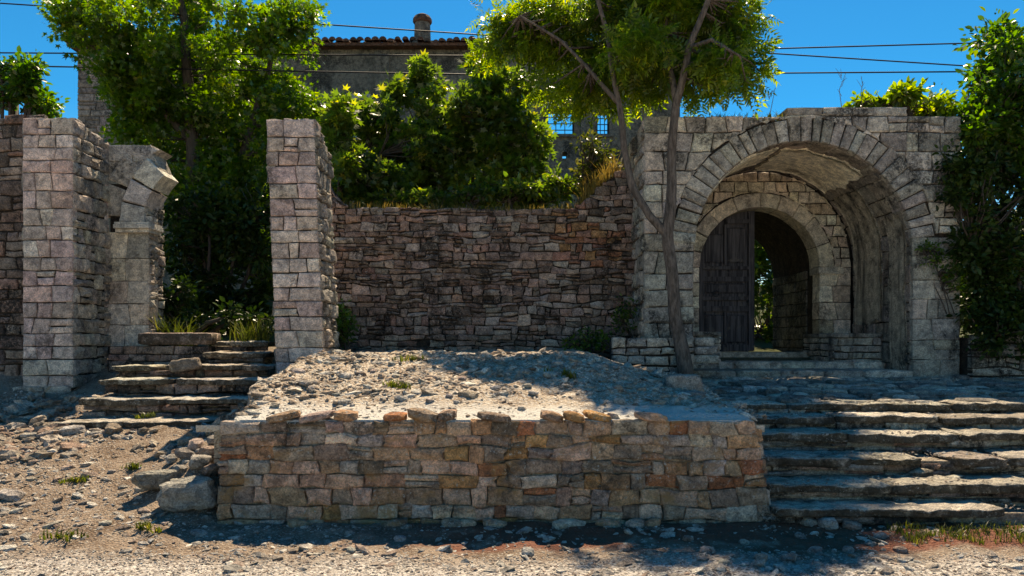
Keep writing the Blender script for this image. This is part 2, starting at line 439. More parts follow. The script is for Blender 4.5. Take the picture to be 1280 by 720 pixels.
g = mesh('ground', V, Fc, M_ground, smooth=True); g['kind'] = 'structure'; g['label'] = 'sloping bare dirt and gravel verge in front of the ruined walls'

rnd = random.Random(11)
PINK = [(0.69, 0.538, 0.481), (0.626, 0.497, 0.449), (0.738, 0.626, 0.561), (0.578, 0.449, 0.41), (0.706, 0.577, 0.513), (0.673, 0.481, 0.426)]
GREY = [(0.591, 0.534, 0.468), (0.488, 0.447, 0.395), (0.68, 0.614, 0.542), (0.384, 0.352, 0.315), (0.621, 0.542, 0.462), (0.532, 0.468, 0.41)]
WARM = [(0.708, 0.607, 0.493), (0.607, 0.518, 0.418), (0.75, 0.683, 0.569), (0.569, 0.455, 0.354)]
NICHE = [(0.347, 0.246, 0.207), (0.269, 0.196, 0.168), (0.448, 0.336, 0.291), (0.202, 0.151, 0.129), (0.347, 0.286, 0.252), (0.403, 0.258, 0.207)]
LOW = [(.60, .50, .43), (.50, .36, .30), (0.574, 0.357, 0.235), (0.456, 0.335, 0.255), (0.642, 0.428, 0.304), (0.288, 0.207, 0.152), (0.75, 0.514, 0.386), (0.607, 0.342, 0.208), (0.506, 0.386, 0.304), (0.75, 0.443, 0.318), (0.355, 0.257, 0.194), (0.75, 0.585, 0.455)]
LOWR = [(0.504, 0.204, 0.108), (0.54, 0.288, 0.132), (0.48, 0.264, 0.168), (0.552, 0.36, 0.264)]

# ---------------------------------------------------------------- low retaining wall
WX0, WX1, WY, WT = -2.58, 2.25, 6.35, .98
rw = thing('retaining_wall', 'low wide retaining wall of brown, grey and orange squared stones in front of the rubble platform', 'wall', (0, WY, 0))
batter = lambda u, v, n: Vector((u + (-.10 * (v / WT) if u > 1 else 0) * (u - 1) / 1.1 * 1.4, WY + .05 * v - n, v))
def lowtint(u, v, r):
    p = .15 + .25 * max(0, 1 - abs(u - 1.6) / .9) * (v > .55) + (.12 if v < .45 and -.2 < u < 1 else 0)
    return tintof(LOWR if r.random() < p else LOW, r, .16)
polys = courses(WX0 + .05, WX1, -.06, .90, (.085, .155), (.11, .36), rnd, .018, .16)
lay(rw, 'stone', batter, polys, M_low, LOW, rnd, (-.012, .026), .003, .014, .012, .12, tintf=lowtint, jit=.012)
lay(rw, 'stone', lambda u, v, n: Vector((WX0 + .05 + .04 * v - n, u, v)), courses(WY + .05, WY + 1.1, 0, .84, (.12, .17), (.2, .42), rnd), M_low, LOW, rnd, (-.01, .02), tintf=lowtint)
lay(rw, 'stone', lambda u, v, n: Vector((WX1 - .10 * v + n, u, v)), courses(WY + .05, WY + 1.3, 0, .84, (.12, .17), (.2, .42), rnd), M_low, LOW, rnd, (-.01, .02), tintf=lowtint)
mesh('wall_core', *joinvf(box(WX0 + .075, WX1 - .13, WY + .06, WY + .9, -.1, .875)), M_mortar_l, rw)
# cope stones on the wall head
x = X(342, 6.6)
while x < 1.35:
    wd = rnd.uniform(.13, .3); hh = rnd.uniform(.05, .095)
    if rnd.random() < .86:
        V, Fc = rock_vf((x + wd / 2, WY + .10 + rnd.uniform(-.03, .03), .90 + hh * .6), (wd * .58, .11, hh * .85), rnd, 2, .75, rnd.uniform(-.15, .15), .16)
        mesh('cope_stone', V, Fc, M_low, rw, tintof(LOWR if rnd.random() < .5 else LOW, rnd, .15), False, Vector((x + wd / 2, WY + .2, .9)))
    x += wd
for k in range(9):   # footing stones at the base
    x = rnd.uniform(-2.5, 2.1)
    V, Fc = rock_vf((x, WY - .06, .03), (rnd.uniform(.08, .17), .08, .05), rnd, 2, .5, rnd.uniform(-.4, .4))
    mesh('footing_stone', V, Fc, M_low, rw, tintof(LOW, rnd), False, Vector((x, WY - .06, .02)))

# ---------------------------------------------------------------- rubble mound on the platform
def mound_h(x, y):
    A = .50 * (1 - .55 * sm(x, .9, 2.0)) * sm(x, -3.5, -2.5)
    lowz = .905 if x > -2.4 else .905 - .04 * sm(-x, 2.4, 3.2)
    h = lowz + A * (sm(y, 6.75, 10.0) * .75 + .25 * sm(y, 6.6, 7.6)) 
    h += .30 * sm(y, 10.6, 12.4) * sm(x, -2, 0) * 0
    if x > 2.0: h -= .05 * sm(x, 2.0, 2.4)
    h += (.05 * nz((x, y, 3), 1.2) + .04 * nz((x, y, 0), 3.3) + .025 * nz((x, y, 0), 8) + .02 * nz((x, y, 0), 19)) * sm(y, 6.4, 7.6)
    h += .05 * sm(y, 6.5, 6.62) * (1 - sm(y, 6.8, 7.4)) * (1 + nz((x, y, 7), 5)) * (.4 + .5 * sm(x, 1.2, 1.5))
    return h
xs = np.arange(-3.45, 2.45, .05); ys = list(np.arange(6.42, 10.6, .05)) + list(np.arange(10.65, 12.7, .15))
V = []
ys = [6.412] + ys
for y in ys:
    for x in xs:
        left = np.interp(y, [6.4, 7.1, 8.0, 9.0, 9.6, 12], [-2.44, -2.5, -2.85, -3.2, -3.32, -3.42]); right = np.interp(y, [6.4, 8.2, 12], [2.1, 2.3, 2.42])
        xx = min(max(x, left), right); z = mound_h(xx, y)
        if x < left - .001: z -= (left - x) * 3 + .05; xx = left - (left - x) * .3
        if x > right + .001: z -= (x - right) * 3 + .05; xx = right + (x - right) * .3
        if y < 6.415: z = .86
        if y < 6.9: z = max(z, .80)
        V.append((xx, y, z))
nx = len(xs)
Fc = [(j * nx + i, j * nx + i + 1, (j + 1) * nx + i + 1, (j + 1) * nx + i) for j in range(len(ys) - 1) for i in range(nx - 1)]
def mound_material():
    m, t, out = newmat('limestone_rubble_earth'); n = N(t); p = n.pos()
    c = n.mix(n.rng(n.noise(p, 5, 7, .7), .35, .65), (.28, .195, .135), (.50, .41, .32))
    c = n.mix(n.rng(n.noise(p, 34, 5, .75), .5, .6), c, (.60, .57, .52))
    sep = t.nodes.new('ShaderNodeSeparateXYZ'); t.links.new(p, sep.inputs[0])
    e_ = n.math('ADD', sep.outputs['Y'], n.math('MULTIPLY', n.noise(p, 2.2, 4), .9))
    c = n.mix(n.math('SUBTRACT', 1, n.rng(e_, 7.2, 7.7)), c, (.55, .53, .49))
    h = n.math('ADD', n.noise(p, 16, 8, .75), n.math('MULTIPLY', n.vor(p, 42), .5))
    n.bsdf(c, .95, n.bump(h, .9, .05), out, .1); return m
mo = mesh('rubble_mound', V, Fc, mound_material(), smooth=True); mo['kind'] = 'structure'; mo['label'] = 'pale heap of limestone rubble and earth filling the platform behind the low wall'

# ---------------------------------------------------------------- pillars of the ruined left gate
def pillar(name, label, x0, x1, y0, y1, z0, z1, shear, rnd, pal=PINK, ztop_r=None, topdrop=0):
    t = thing(name, label, 'pillar', ((x0 + x1) / 2, (y0 + y1) / 2, z0))
    H = z1 - z0; hr = (.17, .245)
    seed = rnd.randint(0, 9999)
    def M(kind):
        def sh(z): return shear * (z - z0)
        if kind == 'f': return lambda u, v, n: Vector((u + sh(v) , y0 - n, v))
        if kind == 'r': return lambda u, v, n: Vector((x1 + n + sh(v), u, v))
        if kind == 'l': return lambda u, v, n: Vector((x0 - n + sh(v), u, v))
        return lambda u, v, n: Vector((u + sh(v), y1 + n, v))
    def topmask(P):
        c = sum(p[0] for p in P) / len(P); lim = z1 - topdrop * sm(c, y0 + .15, y1)
        if min(p[1] for p in P) > lim - .05: return None
        return [(p[0], min(p[1], lim)) for p in P]
    mat = M_pillar
    lay(t, 'stone', M('f'), courses(x0, x1, z0, z1, hr, (.2, .46), random.Random(seed), .006, .04), mat, pal, rnd, (.0, .014), .007, .014, .006, .1, jit=.005)
    lay(t, 'stone', M('r'), courses(y0 + .01, y1, z0, z1, hr, (.14, .34), random.Random(seed), .012, .18), M_pillar_side, GREY, rnd, (-.01, .05), .009, .022, .022, .1, topmask, jit=.01)
    lay(t, 'stone', M('l'), courses(y0 + .01, y1, z0, z1, hr, (.2, .4), random.Random(seed), .012, .1), M_pillar_side, GREY, rnd, (-.01, .03), .009, .02, .015, .1, topmask)
    lay(t, 'stone', M('b'), courses(x0, x1, z0, z1 - topdrop, hr, (.25, .5), random.Random(seed), .01), mat, pal, rnd, (0, .02))
    g_ = .03
    V, Fc = box(x0 + g_, x1 - g_, y0 + g_, y1 - g_, z0 - .3, z1 - .03, shear)
    for i in (6, 7): V[i].z -= topdrop
    mesh('core', V, Fc, M_mortar, t)
    # rough cap stones
    k = 0; y = y0
    while y < y1 - .1:
        wd = rnd.uniform(.2, .34); xx = x0
        while xx < x1 - .1:
            ww = rnd.uniform(.2, .36); zt = z1 - .02 - topdrop * sm(y, y0 + .15, y1)
            sx = shear * (zt - z0); we = min(ww, x1 - xx)
            V, Fc = rock_vf((xx + we / 2 + sx, min(y + wd / 2, y1 - .1), zt), (we * .5, wd * .5, .05), rnd, 2, .8, rnd.uniform(-.06, .06), .14)
            mesh('cap_stone', V, Fc, M_pillar_side, t, tintof(GREY, rnd), False, Vector((xx + we / 2 + sx, y, zt)))
            xx += ww
        y += wd
    return t
M_pillar_side = stone_mat('rough_pale_stone', .45, .5, bump=1.7, grime_col=(.07, .065, .06))
PD = 10.3
lp = pillar('gate_pillar', 'tall left pillar of pinkish dressed stone beside the broken arch fragment', X(28, PD), X(91, PD), PD, PD + .93, .93, Z(147, PD), 0, rnd, topdrop=.12)
rp = pillar('gate_pillar', 'leaning free-standing pillar of pinkish stone at the left end of the rubble wall', X(346, PD), X(406, PD), PD, PD + .86, .88, Z(149, PD), -.040, rnd, topdrop=.3)
# plinth under the left pillar
for k, (a_, b, z0, z1) in enumerate(((18, 56, .80, .96), (56, 88, .78, .97), (20, 50, .64, .80), (50, 88, .62, .79))):
    V, Fc = rough_bar(X(a_, PD) + .004, X(b, PD) - .004, PD - .07, PD + .5, z0, z1 - .008, rnd, .1, .01, .02)
    mesh('plinth_stone', V, Fc, M_low, lp, tintof(LOW if k < 3 else [(.45, .26, .12)], rnd), True, V[0])

# ---------------------------------------------------------------- arch fragment at the left gate
AY = 11.23
def bx(p, d=AY): return X(p, d)
af = thing('arch_fragment', 'grey jamb with moulded impost and the broken stub of an arch beside the left pillar', 'arch', (bx(160), AY + .2, 1.2))
jx0, jx1 = bx(135), bx(186)
zspr = Z(283, AY)
# jamb
Mj = plane((0, AY, 0), (1, 0, 0), (0, 0, 1), (0, -1, 0))
lay(af, 'stone', Mj, courses(jx0, jx1, 1.05, zspr - .08, (.26, .42), (.25, .45), rnd, .004), M_inner, GREY + WARM, rnd, (0, .008), .004, .008, .003, .3)
lay(af, 'stone', lambda u, v, n: Vector((jx1 + n, u, v)), courses(AY + .01, AY + .5, 1.2, zspr + .75, (.1, .2), (.12, .26), rnd, .012, .2), M_dark, GREY, rnd, (-.02, .03), .008, .015, .012)
mesh('core', *joinvf(box(jx0 + .02, jx1 - .03, AY + .03, AY + .48, .9, zspr + .65)), M_mortar, af)
# impost moulding, a stack of three lips
ip = []
for (z0, z1, o_) in ((-.10, -.05, .09), (-.047, .01, .15), (.013, .05, .12)):
    ip.append(box(bx(148), jx1 + o_ * .5, AY - o_, AY + .3, zspr + z0, zspr + z1))
mesh('impost', *joinvf(*ip), M_inner, af, (.66, .62, .56))
# arch stub: centre to the right, ring voussoirs climbing to the broken end
acx = bx(186) + .95; azr = zspr + .04; r0, r1 = .99, 1.36
def ringpoly(cx, cz, ra, rb, t0, t1, nseg=3):
    P = [(cx + ra * math.cos(t0 + (t1 - t0) * i / nseg), cz + ra * math.sin(t0 + (t1 - t0) * i / nseg)) for i in range(nseg + 1)]
    P += [(cx + rb * math.cos(t1 + (t0 - t1) * i / nseg), cz + rb * math.sin(t1 + (t0 - t1) * i / nseg)) for i in range(nseg + 1)]
    return P
tt = [R(180), R(166), R(150), R(133)]
for i in range(3):
    lay(af, 'voussoir', Mj, [ringpoly(acx, azr, r0, r1, tt[i], tt[i + 1])], M_inner, [(.62, .58, .52), (.50, .47, .43), (.56, .53, .48)], rnd, (.085, .095), .007, .014, .008, .42)
# lit broken stub stone pushing forward
lay(af, 'voussoir', Mj, [ringpoly(acx, azr, r1 + .01, r1 + .32, R(140), R(124)), ringpoly(acx, azr, r1 + .01, r1 + .33, R(157), R(141)), ringpoly(acx, azr, r1 + .01, r1 + .33, R(176), R(158))], M_gate, GREY, rnd, (.0, .05), .011, .016, .010, .42, lambda P: [(p[0], min(p[1], Z(182, AY))) for p in P])
# backing wall above the springing, ragged right edge
def stubmask(P):
    out = []
    for p in P:
        u, v = p
        lim = np.interp(v, [zspr, zspr + .3, zspr + .62, zspr + .8, zspr + 1.26], [jx1 - .25, jx1 - .2, jx1 + .1, jx1 + .2, jx1 + .02])
        u = min(u, lim); d = math.hypot(u - acx, v - azr)
        if d < r1 + .34 and v < zspr + .75: u = acx - math.sqrt(max(0, (r1 + .34) ** 2 - (v - azr) ** 2))
        out.append((max(u, jx0), v))
    return out
lay(af, 'stone', Mj, courses(jx0, jx1 + .2, zspr + .005, Z(181, AY), (.2, .26), (.22, .4), rnd, .004), M_gate, GREY, rnd, (-.0, .01), .004, .01, .004, .4, stubmask)

# low threshold block beside the jamb
V, Fc = rough_bar(bx(172, 10.9), bx(262, 10.9), 10.9, 11.35, Z(431, 10.9), Z(416, 10.9), rnd, .14, .014, .03)
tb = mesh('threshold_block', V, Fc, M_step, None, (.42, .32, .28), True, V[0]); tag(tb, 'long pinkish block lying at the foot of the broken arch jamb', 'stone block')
lw = thing('low_wall', 'short rough wall under the pinkish threshold block beside the left steps', 'wall', (bx(215), 10.95, 1.0))
lay(lw, 'stone', plane((0, 10.95, 0), (1, 0, 0), (0, 0, 1), (0, -1, 0)), courses(bx(136, 10.95), bx(262, 10.95), 1.0, Z(432, 10.9), (.1, .16), (.15, .35), rnd, .012), M_dark, NICHE, rnd, (-.01, .03))
mesh('core', *box(bx(134, 10.95), bx(260, 10.95), 10.97, 11.3, .8, Z(432, 10.9) - .01), M_mortar, lw)

# ---------------------------------------------------------------- left steps
ls = thing('stone_steps', 'worn uneven stone steps climbing to the ruined left gateway', 'steps', (-4.4, 9, .5))
STEPS_L = [(8.55, 527, [(62, 150), (150, 262)], .16), (9.05, 500, [(94, 200), (202, 318)], .2), (9.55, 474, [(120, 214), (215, 344)], .2), (10.1, 457, [(138, 190), (205, 300), (301, 336)], .16), (10.6, 441, [(250, 330)], .17), (11.1, 427, [(262, 300), (300, 334)], .16)]
for D, py, segs, h in STEPS_L:
    for (a_, b) in segs:
        zt = Z(py, D) + rnd.uniform(-.012, .012)
        V, Fc = rough_bar(X(a_, D) + .01, X(b, D) - .01, D + rnd.uniform(-.03, .03), D + .62, zt - rnd.uniform(.05, .085), zt, rnd, .13, .03, .045)
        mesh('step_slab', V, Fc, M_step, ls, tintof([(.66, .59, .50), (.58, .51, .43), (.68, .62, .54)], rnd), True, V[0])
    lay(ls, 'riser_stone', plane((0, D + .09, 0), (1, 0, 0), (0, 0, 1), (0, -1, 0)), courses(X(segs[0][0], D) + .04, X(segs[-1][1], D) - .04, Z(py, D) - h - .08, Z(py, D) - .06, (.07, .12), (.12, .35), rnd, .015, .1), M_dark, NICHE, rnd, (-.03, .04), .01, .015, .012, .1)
# fill below steps
mesh('earth_fill', *joinvf(box(X(75, 9), X(325, 9), 8.75, 9.5, .2, .62), box(X(125, 9.4), X(330, 9.6), 9.3, 11.5, .3, .85), box(X(140, 10.2), X(334, 10.2), 10.3, 12, .4, 1.12), box(X(262, 11), X(334, 11), 11.2, 12.6, .5, 1.38)), M_mortar_l, ls)
for i, (px, py, D, s) in enumerate(((232, 456, 10.0, (.22, .14, .10)),)):
    c = at(px, py, D); V, Fc = rock_vf(c, s, rnd, 3, .7, .1, .25)
    o = mesh('fallen_block', V, Fc, M_rock, None, (.27, .22, .18), True, c); tag(o, 'dark fallen block sitting on the upper left steps', 'stone block')

# ---------------------------------------------------------------- dark wall left of the pillar
dw = thing('rubble_wall', 'dark shaded rubble wall at the far left edge beyond the pink pillar', 'wall', (-7.6, 10.7, .7))
ztl = Z(140, 10.7)
def dm(P): return [(p[0], min(p[1], ztl + .25 * nz((p[0], 0, 0), 2) - .1 * (p[0] + 7.2))) for p in P] if min(p[1] for p in P) < ztl - .1 else None
lay(dw, 'stone', plane((0, 10.7, 0), (1, 0, 0), (0, 0, 1), (0, -1, 0)), courses(-8.4, X(28, PD) + .05, .5, ztl + .15, (.12, .22), (.16, .42), rnd, .015, .2), M_dark, NICHE, rnd, (-.02, .03), .01, .014, .012, .1, dm)
mesh('core', *box(-8.4, X(28, PD) + .02, 10.73, 11.3, .3, ztl - .1), M_mortar, dw)

# ---------------------------------------------------------------- niche rubble wall
NY = 12.5
nw = thing('rubble_wall', 'long reddish brown rubble wall between the leaning pillar and the arched gateway', 'wall', (-.5, NY, 1.1))
nx0, nx1 = X(398, NY), X(800, NY)
ztop = lambda u: Z(float(np.interp(CX + u * F / NY, [398, 412, 425, 500, 640, 700, 725, 745, 765, 800], [205, 235, 256, 259, 261, 260, 255, 235, 216, 205])), NY)
def nm_(P):
    out = []
    if min(p[1] for p in P) > ztop(P[0][0]) - .05: return None
    out = [(p[0], min(p[1], ztop(p[0]) + .03 * nz((p[0], 1, 0), 4))) for p in P]
    return out
def nicht(u, v, r):
    px = CX + u * F / NY; py = CY - (v - EYE) * F / NY
    if 690 < px < 775 and 255 < py < 330 and r.random() < .55: return tintof([(.42, .19, .12), (.44, .25, .13), (.40, .22, .17)], r)
    if r.random() < .1: return tintof([(.45, .38, .34)], r)
    return tintof(NICHE, r, .2)
polys = courses(nx0, nx1, 1.0, Z(205, NY), (.085, .16), (.10, .34), rnd, .024, .30)
# putlog holes: leave out two stones
holes = [at(613, 372, NY), at(428, 387, NY), at(525, 427, NY)]
polys = [P for P in polys if not any(abs(sum(p[0] for p in P) / 8 - h.x) < .07 and abs(sum(p[1] for p in P) / 8 - h.z) < .07 for h in holes)]
lay(nw, 'stone', plane((0, NY, 0), (1, 0, 0), (0, 0, 1), (0, -1, 0)), polys, M_niche, NICHE, rnd, (-.025, .035), .007, .014, .014, .12, nm_, tintf=nicht, jit=.011)
cv, cf = [], []
pts = np.linspace(nx0, nx1, 30)
for y in (NY + .035, NY + .55):
    for u in pts: cv += [Vector((u, y, .6)), Vector((u, y, ztop(u) - .05))]
n_ = len(pts) * 2
for i in range(len(pts) - 1):
    a_ = 2 * i; cf += [(a_, a_ + 2, a_ + 3, a_ + 1), (n_ + a_, n_ + a_ + 1, n_ + a_ + 3, n_ + a_ + 2), (a_ + 1, a_ + 3, n_ + a_ + 3, n_ + a_ + 1)]
mesh('core', cv, cf, M_mortar, nw)

# ---------------------------------------------------------------- the arched gateway
GY, IY = 11.5, 13.5
GX0, GX1 = X(805, GY), X(1200, GY)
cxg, rg, zsg = 4.53, 1.70, 3.0
GT = Z(145, GY); GB = .95
gw = thing('stone_gateway', 'tall grey ashlar gateway with deep round arch, barrel vault and an inner doorway', 'gateway', (cxg, GY, 1.0))
def arch_block(x0, x1, z0, z1, cx, zs, r, y0, y1, n=28):
    """solid block pierced by a round-arched opening"""
    ring = [(cx + r, z0)] + [(cx + r * math.cos(math.pi * i / n), zs + r * math.sin(math.pi * i / n)) for i in range(n + 1)] + [(cx - r, z0)]
    def outer(p):
        dx, dz = p[0] - cx, p[1] - zs
        if p[1] <= zs + 1e-6: return (x1 if dx > 0 else x0, p[1])
        c = []
        if dx > 1e-6: c.append((x1 - cx) / dx)
        if dx < -1e-6: c.append((x0 - cx) / dx)
        if dz > 1e-6: c.append((z1 - zs) / dz)
        k = min(c); return (cx + dx * k, zs + dz * k)
    out = [outer(p) for p in ring]
    V = []
    for y in (y0, y1):
        V += [Vector((p[0], y, p[1])) for p in ring] + [Vector((p[0], y, p[1])) for p in out]
    m = len(ring); Fc = []
    for i in range(m - 1):
        Fc += [(i, i + 1, m + i + 1, m + i), (2 * m + i, 3 * m + i, 3 * m + i + 1, 2 * m + i + 1), (i, 2 * m + i, 2 * m + i + 1, i + 1), (m + i, m + i + 1, 3 * m + i + 1, 3 * m + i)]
    # fill outer corners
    for s, xx in ((0, x1), (1, x0)):
        idx = [i for i in range(m - 1) if abs(out[i][0] - xx) < 1e-4 and abs(out[i + 1][1] - z1) < 1e-4 and abs(out[i + 1][0] - xx) > 1e-4] if s == 0 else [i for i in range(m - 1) if abs(out[i + 1][0] - xx) < 1e-4 and abs(out[i][1] - z1) < 1e-4 and abs(out[i][0] - xx) > 1e-4]
        for i in idx:
            b = len(V); V += [Vector((xx, y0, z1)), Vector((xx, y1, z1))]
            Fc += [(m + i, m + i + 1, b), (3 * m + i, b + 1, 3 * m + i + 1), (m + i + 1, 3 * m + i + 1, b + 1, b), (m + i, b, b + 1, 3 * m + i)]
    return V, Fc
mesh('vault_core', *arch_block(GX0 + .04, GX1 - .04, .7, GT - .06, cxg, zsg, rg + .03, GY + .035, IY), M_mortar, gw)
RT = .37
def gmask(P):
    # keep out of the ring and the opening
    out = []; ins = 0
    for (u, v) in P:
        if v >= zsg - .15:
            d = math.hypot(u - cxg, v - zsg)
            if d < rg + RT and d > 0:
                k = (rg + RT) / d; u, v = cxg + (u - cxg) * k, zsg + (v - zsg) * k; ins += 1
        out.append((u, v))
    if ins >= len(P) - 1: return None
    return out
Mg = plane((0, GY, 0), (1, 0, 0), (0, 0, 1), (0, -1, 0))
def dens(P):     # resample polygon to 12 points
    n = len(P); out = []
    for i in range(n):
        out.append(P[i]); q = P[(i + 1) % n]; 
        if math.hypot(q[0] - P[i][0], q[1] - P[i][1]) > .13: out.append(((P[i][0] + q[0]) / 2, (P[i][1] + q[1]) / 2))
    return out
zs0 = zsg + .25
# piers below the ring springing
PIER = [(0.488, 0.449, 0.396), (0.422, 0.39, 0.343), (0.568, 0.522, 0.462), (0.37, 0.343, 0.304), (0.515, 0.462, 0.396)]
lay(gw, 'block', Mg, courses(GX0, cxg - rg, GB, zs0, (.24, .34), (.26, .5), rnd, .008, .05), M_gate, PIER, rnd, (.0, .022), .008, .018, .008, .1)
lay(gw, 'block', Mg, courses(cxg + rg, GX1, GB, zs0 - .05, (.26, .38), (.26, .5), rnd, .008, .02), M_gate, PIER, rnd, (.0, .012), .004, .012, .005, .1)
up = courses(GX0, GX1 + .02, zs0, GT, (.20, .30), (.22, .48), rnd, .008, .06)
lay(gw, 'block', Mg, [dens(P) for P in up if True], M_gate, GREY, rnd, (-.005, .025), .008, .018, .008, .1, gmask)
# raised top course right of centre
lay(gw, 'block', Mg, courses(X(984, GY), X(1135, GY), GT + .005, Z(133, GY), (.14, .2), (.3, .55), rnd, .004), M_gate, GREY, rnd, (-.02, .01), .008, .018, .008, .5)
# ring of narrow voussoirs
ths = [R(6)]
while ths[-1] < R(172): ths.append(ths[-1] + R(rnd.uniform(4.2, 6.2)))
for i in range(len(ths) - 1):
    rr = rg + RT + rnd.uniform(-.03, .03)
    lay(gw, 'voussoir', Mg, [ringpoly(cxg, zsg, rg - .01, rr, ths[i], ths[i + 1], 1)], M_gate, [(.46, .42, .37), (.40, .365, .32), (.50, .46, .41), (.34, .31, .27)], rnd, (.01, .04), .008, .02, .008, .35)
# pier inner edges below first voussoir handled by blocks above; side faces of the gate
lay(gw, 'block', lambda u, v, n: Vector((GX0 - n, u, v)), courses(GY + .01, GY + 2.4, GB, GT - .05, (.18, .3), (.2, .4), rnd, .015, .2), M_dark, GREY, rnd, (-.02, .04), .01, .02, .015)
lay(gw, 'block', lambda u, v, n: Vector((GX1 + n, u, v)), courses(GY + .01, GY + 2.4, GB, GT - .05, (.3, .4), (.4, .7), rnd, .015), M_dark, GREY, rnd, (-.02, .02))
# vault lining: straight sides then barrel; u = arc length from right foot, v = depth
Hs = zsg - GB; arc = math.pi * rg; TOT = 2 * Hs + arc
def Mv(u, v, n):
    y = GY + .06 + v
    if u < Hs: return Vector((cxg + rg - n, y, GB + u))
    if u > Hs + arc: return Vector((cxg - rg + n, y, zsg - (u - Hs - arc)))
    t_ = (u - Hs) / rg; r_ = rg - n
    return Vector((cxg + r_ * math.cos(t_), y, zsg + r_ * math.sin(t_)))
pls = courses(0, IY - GY - .06, 0, TOT, (.22, .34), (.3, .6), rnd, .008, .1)
pls = [[(p[1], p[0]) for p in P] for P in pls]
PLA = (Hs + rg * R(40), Hs + rg * R(150))
lay(gw, 'vault_stone', Mv, pls, M_vault, [(.36, .31, .27), (.30, .265, .24), (.40, .33, .28)], rnd, (.0, .022), .008, .015, .008, .06)
# plaster remains on the vault
def plaster(ua, ub, va, vb, seed, th=.045):
    nu, nv = 30, 14; V = []; Fc = []
    def edge(f, s_): return .10 * (nz((f * 3, seed, s_), 1.0) + .6 * nz((f * 9, seed, s_), 1.0))
    for layer in (0, 1):
        for i in range(nu + 1):
            for j in range(nv + 1):
                fu, fv = i / nu, j / nv
                u = ua + edge(fv, 1) * (1 - fu) * 1.5 + (ub - ua) * fu + edge(fv, 2) * fu * 1.5
                v = va + edge(fu, 3) * (1 - fv) + (vb - va) * fv + edge(fu, 4) * fv
                V.append(Mv(u, v, th if layer else .0))
    A = (nu + 1) * (nv + 1)
    for i in range(nu):
        for j in range(nv):
            a_ = i * (nv + 1) + j; Fc.append((A + a_, A + a_ + 1, A + a_ + nv + 2, A + a_ + nv + 1))
    for i in range(nu):
        a_ = i * (nv + 1); Fc += [(a_, a_ + nv + 1, A + a_ + nv + 1, A + a_), (a_ + nv, A + a_ + nv, A + a_ + 2 * nv + 1, a_ + 2 * nv + 1)]
    for j in range(nv):
        Fc += [(j, A + j, A + j + 1, j + 1), (nu * (nv + 1) + j, nu * (nv + 1) + j + 1, A + nu * (nv + 1) + j + 1, A + nu * (nv + 1) + j)]
    return V, Fc
mesh('plaster_patch', *plaster(Hs + rg * R(48), Hs + rg * R(97), .35, 1.75, 3), M_plaster, gw, smooth=True)
mesh('plaster_patch', *plaster(Hs + rg * R(101), Hs + rg * R(148), .12, 1.2, 8), M_plaster, gw, smooth=True)
M_plaster2 = stone_mat('streaked_plaster', .5, .2, streak=1.0, bump=.9, base=(.52, .46, .37), stain=(.2, .17, .13))
mesh('plaster_patch', *plaster(.95, Hs + rg * R(42), .85, 1.8, 14, .03), M_plaster2, gw, smooth=True)
mesh('plaster_patch', *plaster(.15, Hs + rg * R(20), .12, .6, 15, .028), M_plaster2, gw, smooth=True)
# inner wall with the doorway
cxd, rd, zsd, DB = cxg, 1.095, 2.93, 1.36
mesh('inner_wall_core', *arch_block(cxg - rg + .02, cxg + rg - .02, DB - .2, zsg + rg - .02, cxd, zsd, rd + .02, IY + .085, IY + .55), M_mortar, gw)
mesh('inner_wall_back', *arch_block(GX0 + .05, GX1 - .05, DB - .4, zsg + rg + .3, cxd, zsd, rd + .02, IY + .551, IY + .62), M_mortar, gw)
Mi = plane((0, IY + .05, 0), (1, 0, 0), (0, 0, 1), (0, -1, 0))
RD = .29
def imask(P):
    out = []; ins = 0
    for (u, v) in P:
        if v > zsd - .02:
            d = math.hypot(u - cxd, v - zsd)
            if d < rd + RD: k = (rd + RD) / d; u, v = cxd + (u - cxd) * k, zsd + (v - zsd) * k; ins += 1
            d = math.hypot(u - cxg, v - zsg)
            if v > zsg and d > rg - .01: k = (rg - .01) / d; u, v = cxg + (u - cxg) * k, zsg + (v - zsg) * k; ins += 1
        out.append((u, v))
    return None if ins >= len(P) else out
lay(gw, 'block', Mi, courses(cxd + rd, cxg + rg - .02, DB, zsd, (.2, .34), (.25, .42), rnd, .004), M_inner, WARM, rnd, (.0, .02), .006, .012, .005, .3)
lay(gw, 'block', Mi, courses(cxg - rg + .02, cxd - rd, DB, zsd, (.2, .34), (.25, .42), rnd, .004), M_inner, WARM, rnd, (.0, .02), .006, .012, .005, .3)
lay(gw, 'block', Mi, [dens(P) for P in courses(cxg - rg, cxg + rg, zsd, zsg + rg, (.16, .22), (.18, .36), rnd, .006)], M_inner, WARM, rnd, (-.02, .015), .009, .015, .008, .1, imask)
a_ = 0
while a_ < 179:
    b = min(180, a_ + rnd.uniform(15, 23)); b = 180 if b > 168 else b
    lay(gw, 'door_voussoir', Mi, [ringpoly(cxd, zsd, rd, rd + RD - .02, R(a_), R(b), 3)], M_inner, [(.64, .57, .47), (.58, .51, .42)], rnd, (.035, .045), .005, .012, .004, .42)
    a_ = b
mesh('impost', *joinvf(box(cxd + rd - .03, cxd + rd + .42, IY - .02, IY + .4, zsd - .12, zsd + .0)), M_inner, gw, (.5, .45, .38))
V, Fc = rough_bar(cxd - rd - .35, cxd + rd + .3, IY - .2, IY + .5, DB - .17, DB + .02, rnd, .2, .008, .02)
mesh('threshold', V, Fc, M_inner, gw, (.42, .37, .31), True)
